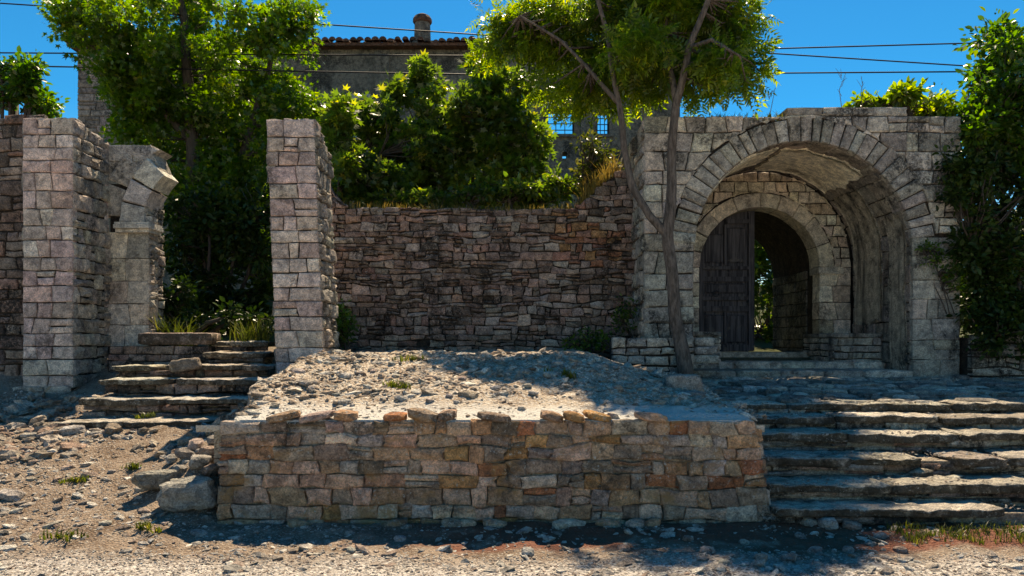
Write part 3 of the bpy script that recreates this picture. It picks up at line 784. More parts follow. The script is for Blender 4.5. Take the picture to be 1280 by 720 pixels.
# passage behind the doorway
PY1 = 16.0
px1 = cxd + rd + .02; px0 = cxd - rd - .02
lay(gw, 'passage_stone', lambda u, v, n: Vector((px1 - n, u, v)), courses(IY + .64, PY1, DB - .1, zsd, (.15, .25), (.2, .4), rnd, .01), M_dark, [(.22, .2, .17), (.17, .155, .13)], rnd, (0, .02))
mesh('passage_vault', *arch_block(px0 - .6, px1 + .4, DB - .3, zsd + rd + .4, cxd, zsd, rd + .03, IY + .625, PY1), M_mortar, gw)
# ---- door leaf
DY = IY + .28
door = mesh('door', [Vector((cxd - rd, DY + .04, DB))], [], M_door, gw)
dv, df = [], []
dw_ = rd * .97
def arched_panel(xa, xb, za, ztopf, y0, y1, n=14):
    V = []; Fc = []
    us = [xa + (xb - xa) * i / n for i in range(n + 1)]
    for y in (y0, y1):
        for u in us: V += [Vector((u, y, za)), Vector((u, y, ztopf(u)))]
    m = 2 * (n + 1)
    for i in range(n):
        a_ = 2 * i; Fc += [(a_, a_ + 2, a_ + 3, a_ + 1), (m + a_, m + a_ + 1, m + a_ + 3, m + a_ + 2), (a_ + 1, a_ + 3, m + a_ + 3, m + a_ + 1), (a_, m + a_, m + a_ + 2, a_ + 2)]
    Fc += [(0, 1, m + 1, m), (m - 2, 2 * m - 2, 2 * m - 1, m - 1)]
    return V, Fc
ztd = lambda u, g=0.01: zsd + math.sqrt(max(.0004, (rd - g) ** 2 - (u - cxd) ** 2))
dx0, dx1 = cxd - rd + .01, cxd - .02
def dobj(name, V, Fc): return mesh(name, V, Fc, M_door, door, origin=V[0])
# backing plank sheet is four vertical planks
bpy.data.objects.remove(door)
leafV, leafF = arched_panel(dx0, dx1, DB + .03, lambda u: ztd(u), DY + .03, DY + .055)
door = mesh('door', leafV, leafF, M_door, gw, origin=Vector((dx0, DY, DB)))
st = .105
dobj('stile', *arched_panel(dx1 - st, dx1, DB + .04, lambda u: ztd(u, .02), DY - .03, DY + .03, 3))
dobj('stile', *arched_panel(dx0, dx0 + st, DB + .04, lambda u: ztd(u, .02), DY - .03, DY + .03, 3))
rails = [Z(434, DY) + .0, Z(389, DY), Z(371, DY), Z(350, DY), Z(332, DY)]
for z_, h_ in ((DB + .09, .13), (Z(386, DY), .10), (Z(373, DY), .07), (Z(349, DY), .09), (Z(335, DY), .06), (Z(277, DY), .08)):
    w0 = max(dx0 + st, cxd - math.sqrt(max(0, (rd - .03) ** 2 - max(0, z_ + h_ / 2 - zsd) ** 2)))
    if z_ + h_ / 2 > zsd + rd: continue
    dobj('rail', *box(w0 + .003, dx1 - st - .003, DY - .027, DY + .03, z_ - h_ / 2, z_ + h_ / 2))
def panel(xa, xb, za, zb, name='panel'):
    p = .03; V = [Vector((xa, DY + .03, za)), Vector((xb, DY + .03, za)), Vector((xb, DY + .03, zb)), Vector((xa, DY + .03, zb)),
         Vector((xa + p, DY + .002, za + p)), Vector((xb - p, DY + .002, za + p)), Vector((xb - p, DY + .002, zb - p)), Vector((xa + p, DY + .002, zb - p))]
    dobj(name, V, [(4, 5, 6, 7), (0, 1, 5, 4), (1, 2, 6, 5), (2, 3, 7, 6), (3, 0, 4, 7), (3, 2, 1, 0)])
a_, b = dx0 + st + .02, dx1 - st - .02; third = (b - a_) / 2
for k in range(2):
    panel(a_ + k * third + .015, a_ + (k + 1) * third - .015, DB + .18, Z(393, DY) )
    panel(a_ + k * third + .015, a_ + (k + 1) * third - .015, Z(329, DY), Z(284, DY) - (0.12 if k == 0 else 0))
panel(a_ + .02, b - .02, Z(367, DY), Z(354, DY))
V, Fc = box(a_ + third - .025, a_ + third + .025, DY - .02, DY + .03, DB + .17, Z(390, DY)); dobj('muntin', V, Fc)
V, Fc = box(a_ + third - .025, a_ + third + .025, DY - .02, DY + .03, Z(331, DY), Z(281, DY)); dobj('muntin', V, Fc)
c = at(895, 365, DY); V, Fc = [], []
for i in range(12):
    for j in range(6):
        t1, t2 = i * math.tau / 12, j * math.tau / 6; r_ = .055 + .012 * math.cos(t2)
        V.append(Vector((c.x + r_ * math.cos(t1), DY - .03 + .012 * math.sin(t2), c.z - .03 + r_ * math.sin(t1))))
Fc = [(i * 6 + j, i * 6 + (j + 1) % 6, ((i + 1) % 12) * 6 + (j + 1) % 6, ((i + 1) % 12) * 6 + j) for i in range(12) for j in range(6)]
mesh('ring_handle', V, Fc, M_iron, door, smooth=True, origin=c)

# ---- benches inside the portal
def bench(label, xa, xb, ya, yb, z0, z1):
    t = thing('stone_bench', label, 'bench', ((xa + xb) / 2, ya, z0))
    lay(t, 'stone', plane((0, ya, 0), (1, 0, 0), (0, 0, 1), (0, -1, 0)), courses(xa, xb, z0, z1, (.09, .15), (.15, .4), rnd, .01, .1), M_vault, GREY, rnd, (-.01, .03), .008, .012, .01)
    lay(t, 'stone', lambda u, v, n: Vector((xa - n if label.startswith('long') else xb + n, u, v)), courses(ya, yb, z0, z1, (.09, .15), (.15, .4), rnd, .01, .1), M_vault, GREY, rnd, (-.01, .03))
    V, Fc = rough_bar(xa - .03, xb + .03, ya - .03, yb, z1, z1 + .07, rnd, .14, .01, .02)
    mesh('seat_slab', V, Fc, M_vault, t, (.33, .31, .28), True)
    mesh('core', *box(xa + .03, xb - .03, ya + .03, yb, z0 - .2, z1 - .002), M_mortar, t)
bench('long low stone bench inside the gateway, right of the doorway', X(1037, 12.4), cxg + rg - .03, 12.4, IY - .01, .95, Z(422, 12.4))
bench('short low stone bench under the dark door leaf at the left jamb', cxg - rg + .03, X(900, 12.2), 12.2, IY - .01, .95, Z(420, 12.2))
# steps up to the threshold
gs = thing('stone_steps', 'two shaded steps below the doorway threshold inside the gateway', 'steps', (cxg, 11.6, 1.0))
for D, z1, z0 in ((11.35, 1.13, .9), (12.2, 1.24, 1.0)):
    x = cxg - rg + (.02 if D > 11.5 else -.1); 
    while x < cxg + rg - .3:
        wd = rnd.uniform(.5, 1.0); xe = min(x + wd, cxg + rg - .04)
        V, Fc = rough_bar(x, xe - .01, D, D + 1.2 if D > 12 else 12.25, z0, z1, rnd, .15, .012, .03)
        mesh('step_slab', V, Fc, M_pave, gs, tintof(GREY, rnd), True, V[0]); x = xe
# ---------------------------------------------------------------- low rubble wall in front of the left pier
fw = thing('low_wall', 'low rough rubble kerb at the tree base before the left pier of the gateway', 'wall', (X(805, 11.1), 11.1, 1.0))
x0, x1 = X(765, 11.0), X(868, 11.0)
lay(fw, 'stone', plane((0, 11.0, 0), (1, 0, 0), (0, 0, 1), (0, -1, 0)), courses(x0, x1, .95, Z(421, 11), (.1, .17), (.16, .38), rnd, .02, .1), M_niche, GREY, rnd, (-.03, .05), .012, .02, .02, .15)
mesh('core', *box(x0 + .02, x1 - .02, 11.05, 11.45, .8, Z(424, 11) - .02), M_mortar, fw)
# ---------------------------------------------------------------- low wall at the far right
rw2 = thing('low_wall', 'low shaded rubble wall under the dark bush at the right edge', 'wall', (7.6, 11.2, 1.0))
lay(rw2, 'stone', plane((0, 11.2, 0), (1, 0, 0), (0, 0, 1), (0, -1, 0)), courses(GX1 + .02, 9.6, .85, Z(418, 11.2), (.12, .2), (.2, .5), rnd, .02, .1), M_dark, GREY, rnd, (-.03, .05), .012, .02, .02, .15)
mesh('core', *box(GX1 + .03, 9.6, 11.24, 11.9, .7, Z(420, 11.2) - .02), M_mortar, rw2)

# ---------------------------------------------------------------- forecourt paving and right-hand steps
pv = bpy.data.objects.new('pavement', None); link(pv); pv.location = (5, 10, .9); pv['kind'] = 'structure'; pv['label'] = 'uneven paved forecourt of grey stones before the gateway'
zp = lambda y: float(np.interp(y, [8.2, 9.5, 11.4], [.885, .95, 1.03]))
Mp = lambda u, v, n: Vector((u, v, zp(v) + n + .012 * nz((u, v, 0), 1.5)))
polys = courses(2.2, 8.6, 8.42, 11.5, (.16, .3), (.2, .5), rnd, .04, .12)
lay(pv, 'paving_stone', Mp, polys, M_pave, [(.42, .38, .34), (.30, .27, .24), (.52, .47, .42), (.22, .20, .18)], rnd, (-.03, .03), .020, .02, .016, .08, jit=.025)
V = []; Fc = []
yy_ = np.linspace(8.4, 13.6, 12)
for y in yy_:
    for x in (2.2, 9.5): V.append(Vector((x, y, zp(y) - .035)))
for i in range(len(yy_) - 1): Fc.append((2 * i, 2 * i + 1, 2 * i + 3, 2 * i + 2))
mesh('bedding', V, Fc, M_mortar, pv)
rs = thing('stone_steps', 'broad worn stone steps on the right leading up to the gateway forecourt', 'steps', (4.5, 6.3, 0))
ST = [(6.22, .165, [(968, 1262)], .18), (6.50, .33, [(960, 1120), (1121, 1320)], .17), (6.90, .50, [(950, 1065), (1067, 1156), (1196, 1262), (1266, 1340)], .17),
      (7.36, .66, [(945, 1062), (1064, 1200), (1202, 1350)], .17), (7.80, .79, [(935, 1050), (1052, 1180), (1182, 1360)], .15), (8.25, .895, [(905, 985), (990, 1080), (1082, 1190), (1193, 1290), (1292, 1400)], .14)]
STC = [(0.528, 0.48, 0.408), (0.6, 0.546, 0.468), (0.456, 0.408, 0.348)]
for k, (D, zt, segs, h) in enumerate(ST):
    dn = ST[k + 1][0] if k < 5 else 8.5
    for (a_, b) in segs:
        V, Fc = rough_bar(max(X(a_, D), 2.22) + .006, X(b, D) - .006, D + rnd.uniform(-.02, .03), dn + .25, zt - rnd.uniform(.055, .095), zt + rnd.uniform(-.012, .012), rnd, .10, .030, .03)
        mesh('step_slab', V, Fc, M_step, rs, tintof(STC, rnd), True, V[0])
# recessed rough risers
for k, (D, zt, segs, h) in enumerate(ST):
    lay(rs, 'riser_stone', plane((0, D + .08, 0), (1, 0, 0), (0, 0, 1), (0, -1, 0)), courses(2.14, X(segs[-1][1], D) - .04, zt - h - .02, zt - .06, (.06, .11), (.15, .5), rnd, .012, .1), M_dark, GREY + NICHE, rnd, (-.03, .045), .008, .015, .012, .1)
# broken rounded end of one slab and thin flag beside it
mesh('bed', *joinvf(*[box(2.1, 9, ST[k][0] + .12, 13, ST[k][1] - .4, ST[k][1] - .05) for k in range(6)]), M_mortar_l, rs)
for k, (px, py, D, s) in enumerate(((1150, 592, 6.95, (.12, .10, .05)), (1232, 583, 7.0, (.24, .13, .028)), (1190, 598, 6.9, (.10, .08, .03)))):
    c = at(px, py, D); V, Fc = rock_vf(c, s, rnd, 2, .6, .1)
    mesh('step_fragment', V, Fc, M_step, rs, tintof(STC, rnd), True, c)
# squared pale blocks at the tree foot
for (px0, px1, py0, py1, D, lab, cc) in ((836, 880, 469, 489, 8.3, 'pale squared block lying at the foot of the forked tree', (.42, .36, .32)), (868, 900, 419, 448, 11.0, 'small stack of pale stones against the left jamb of the gateway', (.42, .40, .36)), (856, 884, 490, 503, 7.8, 'flat grey block just below the pale squared block', (.34, .31, .29))):
    if py0 == 419:
        t = thing('stone_stack', lab, 'stones', at(884, 450, D))
        for q in range(3):
            V, Fc = rough_bar(X(px0 + q, D), X(px1 - 3 * q, D), D, D + .3, Z(454 - q * 11, D), Z(444 - q * 11, D), rnd, .1, .012, .03)
            mesh('stone', V, Fc, M_pave, t, tintof([cc], rnd), True, V[0])
        continue
    V, Fc = rough_bar(X(px0, D), X(px1, D), D, D + .3, Z(py1, D) - .05, Z(py0, D), rnd, .1, .015, .04, .1)
    o = mesh('stone_block', V, Fc, M_rock, None, cc, True, V[0]); tag(o, lab, 'stone block')

# ---------------------------------------------------------------- boulders and loose rocks
def ground_z(x, y):
    if -2.55 < x < 2.2 and y > 6.45: return mound_h(x, y)
    return ground_h(x, y)
def hit(px, py, hf=None):               # march the pixel ray until it meets the ground
    hf = hf or ground_z; D = 4.0
    while D < 12:
        p = at(px, py, D)
        if p.z <= hf(p.x, D): return p
        D += .02
    return p
BLD = [((236, 612), (.26, .16, .15), .5, 'largest loose boulder, pale grey and tilted, left of the low wall', (.38, .37, .34)),
       ((200, 588), (.25, .09, .10), .9, 'long grey slab of rock leaning on the loose pile left of the low wall', (.33, .32, .29))]
for (px, py), s, rot, lab, c_ in BLD:
    p = hit(px, py + 22); p.z += s[2] * .75
    V, Fc = rock_vf(p, s, rnd, 3, .55, rot, .3); o = mesh('boulder', V, Fc, M_rock, None, c_, False, p); tag(o, lab, 'boulder')
for k, (px, py, s) in enumerate(((232, 566, .10), (250, 575, .11), (262, 560, .09), (215, 570, .08), (245, 552, .09), (262, 585, .10), (225, 583, .08), (255, 597, .07), (232, 548, .09), (268, 547, .08), (210, 557, .07), (250, 540, .09), (222, 600, .07), (272, 570, .08))):
    p = hit(px, py + 8); p.z += s * .4
    V, Fc = rock_vf(p, (s, s * .8, s * .62), rnd, 2, .6, None, .3)
    o = mesh('rock', V, Fc, M_rock, None, tintof([(.40, .38, .35), (.36, .27, .22), (.42, .34, .30), (.33, .31, .28)], rnd), False, p)
    tag(o, 'rough broken stone in the small pile against the left end of the low wall', 'rock', 'stones piled against the left end of the low wall')
LRL = {0: 'large pale flat stone at the left edge of the dirt slope', 1: 'flat stone below the shaded left pillar, farthest left of its row', 2: 'largest flat stone just below the lowest left step', 3: 'pinkish flat stone right beside the largest one below the lowest left step', 10: 'pale stone nearest the lower left corner of the low wall', 12: 'small pale stone in the middle of the dirt slope'}
LR = [(14, 621, .10), (36, 546, .08), (92, 540, .12), (108, 553, .07), (60, 545, .09), (20, 640, .05), (140, 590, .035), (64, 658, .05), (132, 655, .045), (205, 655, .04), (250, 668, .06), (300, 655, .05), (100, 615, .03), (155, 610, .04), (40, 600, .045), (180, 640, .045), (148, 548, .06), (190, 540, .06), (170, 630, .03), (20, 570, .05)]
for i_, (px, py, s) in enumerate(LR):
    p = hit(px, py); p.z += s * .15
    V, Fc = rock_vf(p, (s * 1.25, s, s * .5), rnd, 2, .5, rnd.uniform(-.6, .6), .3)
    o = mesh('rock', V, Fc, M_rock, None, tintof([(.48, .44, .40), (.42, .35, .30), (.44, .41, .38)], rnd), False, p)
    tag(o, LRL.get(i_, 'small pale stone scattered on the bare dirt slope below the left steps'), 'rock', 'stones scattered on the dirt slope')
RSL = {0: 'rounded grey stone at the roadside in front of the middle of the low wall', 1: 'pale stone at the roadside below the right end of the low wall', 2: 'largest roadside stone in front of the right end of the low wall', 3: 'largest reddish stone below the first right step', 4: 'second reddish stone below the first right step, right of the largest', 19: 'stone at the foot of the low wall under its left half'}
for i_, (px, py, s) in enumerate(((659, 693, .055), (950, 700, .05), (885, 692, .06), (1035, 658, .09), (1065, 660, .075), (1010, 655, .07), (930, 680, .045), (985, 700, .06), (1018, 690, .05), (1060, 690, .045), (1100, 672, .05), (1090, 655, .04), (560, 690, .04), (780, 688, .05), (905, 705, .04), (440, 690, .04), (1000, 672, .045), (1125, 690, .05), (720, 690, .03), (500, 676, .05), (860, 675, .04))):
    p = hit(px, py); p.z += s * .25
    V, Fc = rock_vf(p, (s * 1.1, s, s * .7), rnd, 2, .35, None, .25)
    o = mesh('rock', V, Fc, M_rock, None, tintof([(.42, .40, .38), (.40, .28, .24), (.36, .33, .31)], rnd), False, p)
    tag(o, RSL.get(i_, 'small rounded loose stone at the roadside below the low wall and right steps'), 'rock', 'stones along the roadside')
for k in range(36):
    px = rnd.uniform(350, 790); py = rnd.uniform(446, 508); p = hit(px, py, lambda x, y: mound_h(x, y) if y > 6.5 else .9)
    s = rnd.uniform(.03, .075) ; 
    if not (-2.6 < p.x < 2.1): continue
    V, Fc = rock_vf(p + Vector((0, 0, s * .2)), (s * 1.2, s, s * .6), rnd, 2, .6, None, .3)
    o = mesh('rock', V, Fc, M_rock, None, tintof([(.52, .49, .45), (.45, .40, .36), (.42, .33, .28)], rnd), False, p)
    tag(o, 'pale broken stone lying on the rubble heap above the low wall', 'rock', 'stones on the rubble heap')
# pebbles
def pts_on(n, fx, fy, hf, acc=None):
    P = []
    while len(P) < n:
        x, y = rnd.uniform(*fx), rnd.uniform(*fy)
        if acc and not acc(x, y): continue
        P.append((x, y, hf(x, y)))
    return np.array(P)
PALE = [(.62, .59, .55), (.50, .46, .42), (.42, .37, .33), (.36, .30, .26), (.55, .52, .48), (.40, .30, .25)]
def inL(x, y): return x < -2.5 + (0 if y < 6.4 else 0) or y < 6.25
P = pts_on(8000, (-7.6, 4.9), (4.9, 10.4), ground_h, lambda x, y: nz((x, y, 0), 1.4, 2) + .6 * nz((x, y, 0), 4, 2) > rnd.uniform(-.4, .3) and (y < 6.25 or (x < -2.6 and y < 8.6 + .3 * (x + 4)) or x < -4.6) and abs(x) < y * .72 and not (5.6 < y < 6.22 and x > -1.2 and rnd.random() < .45))
scatter_pebbles('gravel', P, np.clip(nprnd.exponential(.0085, len(P)) * nprnd.choice([.6, 1, 2.2], len(P), p=[.6, .3, .1]) + .005, 0, .06), M_rock, PALE, label='loose pebbles and stone chips over the dirt')
P = pts_on(9000, (-3.9, 3.9), (4.6, 5.5), ground_h, lambda x, y: abs(x) < y * .72)
scatter_pebbles('road_gravel', P, nprnd.uniform(.004, .013, len(P)), M_rock, PALE, label='fine crushed gravel of the road edge', l=1)
P = pts_on(10000, (-3.1, 2.3), (6.55, 10.4), mound_h, lambda x, y: (nz((x, y, 0), 1.1, 4) + .5 * nz((x, y, 0), 3, 4) > rnd.uniform(-.75, .3)) and x > np.interp(y, [6.4, 8.0, 9.0, 9.6, 12], [-2.4, -2.75, -3.0, -2.7, -2.6]) and rnd.random() < .35 + .65 * sm(y, 6.9, 7.8))
scatter_pebbles('rubble_chips', P, np.clip(nprnd.exponential(.012, len(P)) * nprnd.choice([.6, 1, 2.2], len(P), p=[.55, .33, .12]) + .006, 0, .085), M_rock, [(.56, .50, .44), (.47, .40, .34), (.62, .58, .52), (.42, .32, .25), (.36, .27, .21)], label='broken limestone chips covering the heap')
def step_rubble(x, y): return ground_h(x, y)
P = pts_on(420, (-6.6, -2.6), (7.4, 10.2), step_rubble, lambda x, y: (x < -5.05 - .25 * (y - 8.5) and x > -6.4) or (x > -3.15 and y < 9.6) or (y < 8.5 and rnd.random() < .25))
scatter_pebbles('rubble', P, np.clip(nprnd.exponential(.03, len(P)) + .02, 0, .12), M_rock, [(.40, .34, .28), (.30, .24, .19), (.46, .40, .35), (.36, .25, .2)], .6, label='broken stones and earth along the edges of the left steps', l=2)
P = pts_on(900, (2.2, 4.8), (6.2, 8.4), lambda x, y: 0, None)
P[:, 2] = [ST[max(i for i in range(6) if ST[i][0] <= y or i == 0)][1] - .0 for y in P[:, 1]]
scatter_pebbles('step_grit', P, nprnd.uniform(.004, .016, len(P)), M_rock, PALE, label='grit lying on the right-hand steps')

# ---------------------------------------------------------------- ruined house behind
HY = 25.0
hs = thing('ruined_house', 'roofless old grey rendered house behind the trees with tile eaves and a round chimney', 'house', (X(450, HY), HY, 3))
hx0, hx1 = X(98, HY), X(850, HY); hz0, hz1 = 1.5, Z(62, HY)
wins = [(424, 456, 128, 172), (564, 598, 126, 168), (684, 718, 136, 168), (746, 762, 138, 168), (250, 284, 128, 170)]
W_ = [(X(a_, HY), X(b, HY), Z(d, HY), Z(c, HY)) for a_, b, c, d in wins] + [(X(703, HY), X(709, HY), Z(198, HY), Z(190, HY))]
xb = sorted({hx0, hx1, *[q for w_ in W_ for q in w_[:2]]}); zb = sorted({hz0, hz1, *[q for w_ in W_ for q in w_[2:]]})
def solid(x, z): return not any(a_ < x < b and c < z < d for a_, b, c, d in W_) and hx0 < x < hx1 and hz0 < z < hz1
V, Fc = [], []
def q4(*p): 
    b = len(V); V.extend(Vector(x) for x in p); Fc.append((b, b + 1, b + 2, b + 3))
TH = .6
for i in range(len(xb) - 1):
    for j in range(len(zb) - 1):
        x0, x1, z0, z1 = xb[i], xb[i + 1], zb[j], zb[j + 1]; xm, zm = (x0 + x1) / 2, (z0 + z1) / 2
        if not solid(xm, zm): continue
        q4((x0, HY, z0), (x1, HY, z0), (x1, HY, z1), (x0, HY, z1)); q4((x1, HY + TH, z0), (x0, HY + TH, z0), (x0, HY + TH, z1), (x1, HY + TH, z1))
        if i == 0 or not solid((xb[i - 1] + x0) / 2, zm): q4((x0, HY + TH, z0), (x0, HY, z0), (x0, HY, z1), (x0, HY + TH, z1))
        if i == len(xb) - 2 or not solid((x1 + xb[i + 2]) / 2, zm): q4((x1, HY, z0), (x1, HY + TH, z0), (x1, HY + TH, z1), (x1, HY, z1))
        if j == 0 or not solid(xm, (zb[j - 1] + z0) / 2): q4((x0, HY + TH, z0), (x1, HY + TH, z0), (x1, HY, z0), (x0, HY, z0))
        if j == len(zb) - 2 or not solid(xm, (z1 + zb[j + 2]) / 2): q4((x0, HY, z1), (x1, HY, z1), (x1, HY + TH, z1), (x0, HY + TH, z1))
mesh('wall', V, Fc, M_house, hs)
mesh('side_wall', *box(hx0, hx0 + .6, HY + TH, HY + 7, hz0, hz1 - .2), M_house, hs)
lay(hs, 'quoin', plane((0, HY, 0), (1, 0, 0), (0, 0, 1), (0, -1, 0)), courses(hx0 - .02, X(142, HY), Z(175, HY), hz1 - .1, (.22, .36), (.35, .7), rnd, .01, .1), M_houseq, [(.40, .33, .30), (.34, .29, .26)], rnd, (.02, .06), .012, .02, .01, .02)
for k, (a_, b, c, d) in enumerate(W_[:5]):
    f = thing('window', None, None, (0, 0, 0)); f.parent = hs; f.location = Vector((a_, HY, c)) - hs.location
    del_ = [k_ for k_ in f.keys()]
    t_ = .05
    mesh('window_frame', *joinvf(box(a_, b, HY + .2, HY + .27, d - t_, d), box(a_, b, HY + .2, HY + .27, c, c + t_), box(a_, a_ + t_, HY + .2, HY + .27, c + t_, d - t_), box(b - t_, b, HY + .2, HY + .27, c + t_, d - t_)), M_iron, f)
    mesh('window_bars', *joinvf(*[box(a_ + (b - a_) * q / 3 - .013, a_ + (b - a_) * q / 3 + .013, HY + .22, HY + .245, c, d) for q in (1, 2)], *[box(a_, b, HY + .246, HY + .27, c + (d - c) * q / 4 - .013, c + (d - c) * q / 4 + .013) for q in (1, 2, 3)]), M_iron, f)
    mesh('lintel', *box(a_ - .2, b + .2, HY - .06, HY + .3, d + .003, d + .26), M_lint, f)
    mesh('sill', *box(a_ - .12, b + .12, HY - .09, HY + .3, c - .1, c - .003), M_house, f)
for px in (478, 735):
    mesh('pilaster', *box(X(px - 9, HY), X(px + 9, HY), HY - .09, HY - .003, hz0, hz1 - .05), M_house, hs)
# eaves and tiles
V, Fc = box(hx0 - .2, hx1 + .1, HY - .35, HY + 1.2, hz1 + .003, hz1 + .10); mesh('eaves_board', V, Fc, M_tile, hs)
tv, tf = [], []
x = hx0 - .2
while x < hx1:
    for row in range(4):
        y0 = HY - .45 + row * .42; zb_ = hz1 + .12 + row * .10 + rnd.uniform(-.02, .05); r_ = rnd.uniform(.10, .13)
        if rnd.random() < .1: continue
        b = len(tv)
        for y, dz in ((y0, 0), (y0 + .48, .06)):
            for q in range(6):
                t_ = math.pi * q / 5; tv.append(Vector((x + r_ * math.cos(t_), y, zb_ + dz + r_ * math.sin(t_))))
        for q in range(5): tf.append((b + q, b + q + 1, b + q + 7, b + q + 6))
        tf.append(tuple(b + q for q in range(6)))
    x += .235 + rnd.uniform(-.02, .03)
mesh('roof_tiles', tv, tf, M_tile, hs, kind='stuff')
ch = thing('chimney', None, None, (0, 0, 0)); ch.parent = hs; cc = at(528, 52, HY + .7); ch.location = cc - hs.location
def lathe(c, prof, n=18):
    V = []; Fc = []
    for r_, z in prof:
        for i in range(n): V.append(Vector((c[0] + r_ * math.cos(i * math.tau / n), c[1] + r_ * math.sin(i * math.tau / n), c[2] + z)))
    for k in range(len(prof) - 1):
        for i in range(n): Fc.append((k * n + i, k * n + (i + 1) % n, (k + 1) * n + (i + 1) % n, (k + 1) * n + i))
    Fc.append(tuple((len(prof) - 1) * n + i for i in range(n))); Fc.append(tuple(range(n - 1, -1, -1)))
    return V, Fc
mesh('stack', *lathe(cc, [(.30, -.2), (.29, .1), (.27, .62)]), M_house, ch, smooth=False)
mesh('cap', *lathe(cc, [(.30, .625), (.335, .68), (.33, .76), (.27, .86), (.15, .93), (.03, .95)]), M_tile, ch, smooth=False)
mesh('base', *box(cc.x - .55, cc.x + .55, cc.y - .4, cc.y + .4, cc.z - .5, cc.z - .12), M_house, ch)

# ---------------------------------------------------------------- wires and pole
def tube(pts, rad, n=6):
    V = []; Fc = []
    pts = [Vector(p) for p in pts]
    for i, p in enumerate(pts):
        d = (pts[min(i + 1, len(pts) - 1)] - pts[max(i - 1, 0)]).normalized()
        a_ = d.cross(Vector((0, 1, .13))); 
        if a_.length < .1: a_ = d.cross(Vector((1, 0, 0)))
        a_.normalize(); b = d.cross(a_); r_ = rad[i] if hasattr(rad, '__len__') else rad
        for k in range(n): t_ = math.tau * k / n; V.append(p + (a_ * math.cos(t_) + b * math.sin(t_)) * r_)
    for i in range(len(pts) - 1):
        for k in range(n): Fc.append((i * n + k, i * n + (k + 1) % n, (i + 1) * n + (k + 1) % n, (i + 1) * n + k))
    Fc.append(tuple(range(n - 1, -1, -1))); Fc.append(tuple((len(pts) - 1) * n + k for k in range(n)))
    return V, Fc
WD = 17.5
for (ya, ym, yb_, lab) in ((81, 95, 88, 'lowest overhead cable crossing in front of the house and over the gateway'), (66, 70, 52, 'upper overhead cable nearly level above the gateway'), (4, 46, 87, 'slanting overhead cable falling from upper left past the chimney')):
    pts = []
    for i in range(41):
        f = i / 40; px = -500 + f * 2300
        py = np.interp(px, [-500, 0, 640, 1280, 1800], [ya - (ym - ya) * .78, ya, ym, yb_, yb_ + (yb_ - ym) * .8]) if ya != 81 else np.interp(px, [-500, 0, 640, 1280, 1800], [66, 82, 94, 89, 78])
        pts.append(at(px, py, WD + (0 if ya == 81 else .6 if ya == 66 else 1.2)))
    o = mesh('overhead_cable', *tube(pts, .017), M_wire, smooth=True); tag(o, lab, 'cable')
p0 = at(17, 75, 13.5)
o = mesh('utility_post', *tube([(p0.x, p0.y, 1.2), (p0.x, p0.y, 4), p0], [.1, .09, .08], 10), M_pole, smooth=True); tag(o, 'dark plain post rising behind the wall at the far left', 'post')

# ---------------------------------------------------------------- foliage
def leaf_shape(kind):
    if kind == 'lobed':
        V = [(0, 0, 0)]; n = 5
        for i, (a_, r_) in enumerate(((-70, .5), (-45, .30), (-25, .85), (-8, .42), (10, 1.0), (22, .5), (40, 1.05 * .85), (58, .35), (80, .5))):
            t_ = R(a_ + 82) ; V.append((r_ * math.cos(R(a_ * 1.35 - 2 + 80)), r_ * math.sin(R(a_ * 1.35 - 2 + 80)), .10 * abs(a_) / 80 * r_ - .12 * r_))
        Fc = [(0, i, i + 1) for i in range(1, len(V) - 1)]
    elif kind == 'oval':
        V = [(0, 0, 0), (.26, .35, .06), (.24, .72, .03), (0, 1.05, -.10), (-.24, .72, .03), (-.26, .35, .06), (0, .5, -.03)]
        Fc = [(0, 1, 6), (1, 2, 6), (2, 3, 6), (3, 4, 6), (4, 5, 6), (5, 0, 6)]
    elif kind == 'pinnate':      # compound leaf of narrow leaflets along a rib
        V, Fc = [], []
        for i in range(5):
            y = .12 + i * .19
            for s in (-1, 1):
                b = len(V); L_ = .42 * (1 - abs(i - 1.8) * .14)
                V += [(0, y, -.04 * i * i * .25), (s * L_ * .45, y - .035, -.02 - .01 * i * i), (s * L_, y + .14, -.10 - .02 * i * i), (s * L_ * .5, y + .11, -.02 - .01 * i * i)]
                Fc += [(b, b + 1, b + 3), (b + 1, b + 2, b + 3)]
        b = len(V); V += [(0, .95, -.2), (.09, 1.1, -.26), (0, 1.35, -.40), (-.09, 1.1, -.26)]; Fc += [(b, b + 1, b + 3), (b + 1, b + 2, b + 3)]
    return np.array(V, float), np.array(Fc)
def leaves(name, C, Dr, size, kind, mat, parent, rs_=1, updamp=.6, knd='stuff'):
    """C leaf base points (n,3), Dr growth directions"""
    rg_ = np.random.default_rng(rs_); V0, F0 = leaf_shape(kind); n = len(C); k = len(V0)
    d = Dr + rg_.normal(0, .45, (n, 3)); d /= np.linalg.norm(d, axis=1, keepdims=True)
    up = rg_.normal(0, .55, (n, 3)); up[:, 2] += updamp; s_ = np.cross(d, up); s_ /= np.linalg.norm(s_, axis=1, keepdims=True) + 1e-9
    u = np.cross(s_, d)
    sz = size * rg_.uniform(.45, 1.45, n)
    V = (V0[None, :, 0, None] * s_[:, None] + V0[None, :, 1, None] * d[:, None] + V0[None, :, 2, None] * u[:, None]) * sz[:, None, None] + C[:, None]
    Fc = (F0[None] + (np.arange(n) * k)[:, None, None]).reshape(-1, 3)
    return fastmesh(name, V.reshape(-1, 3), Fc, mat, parent, None, True, knd)
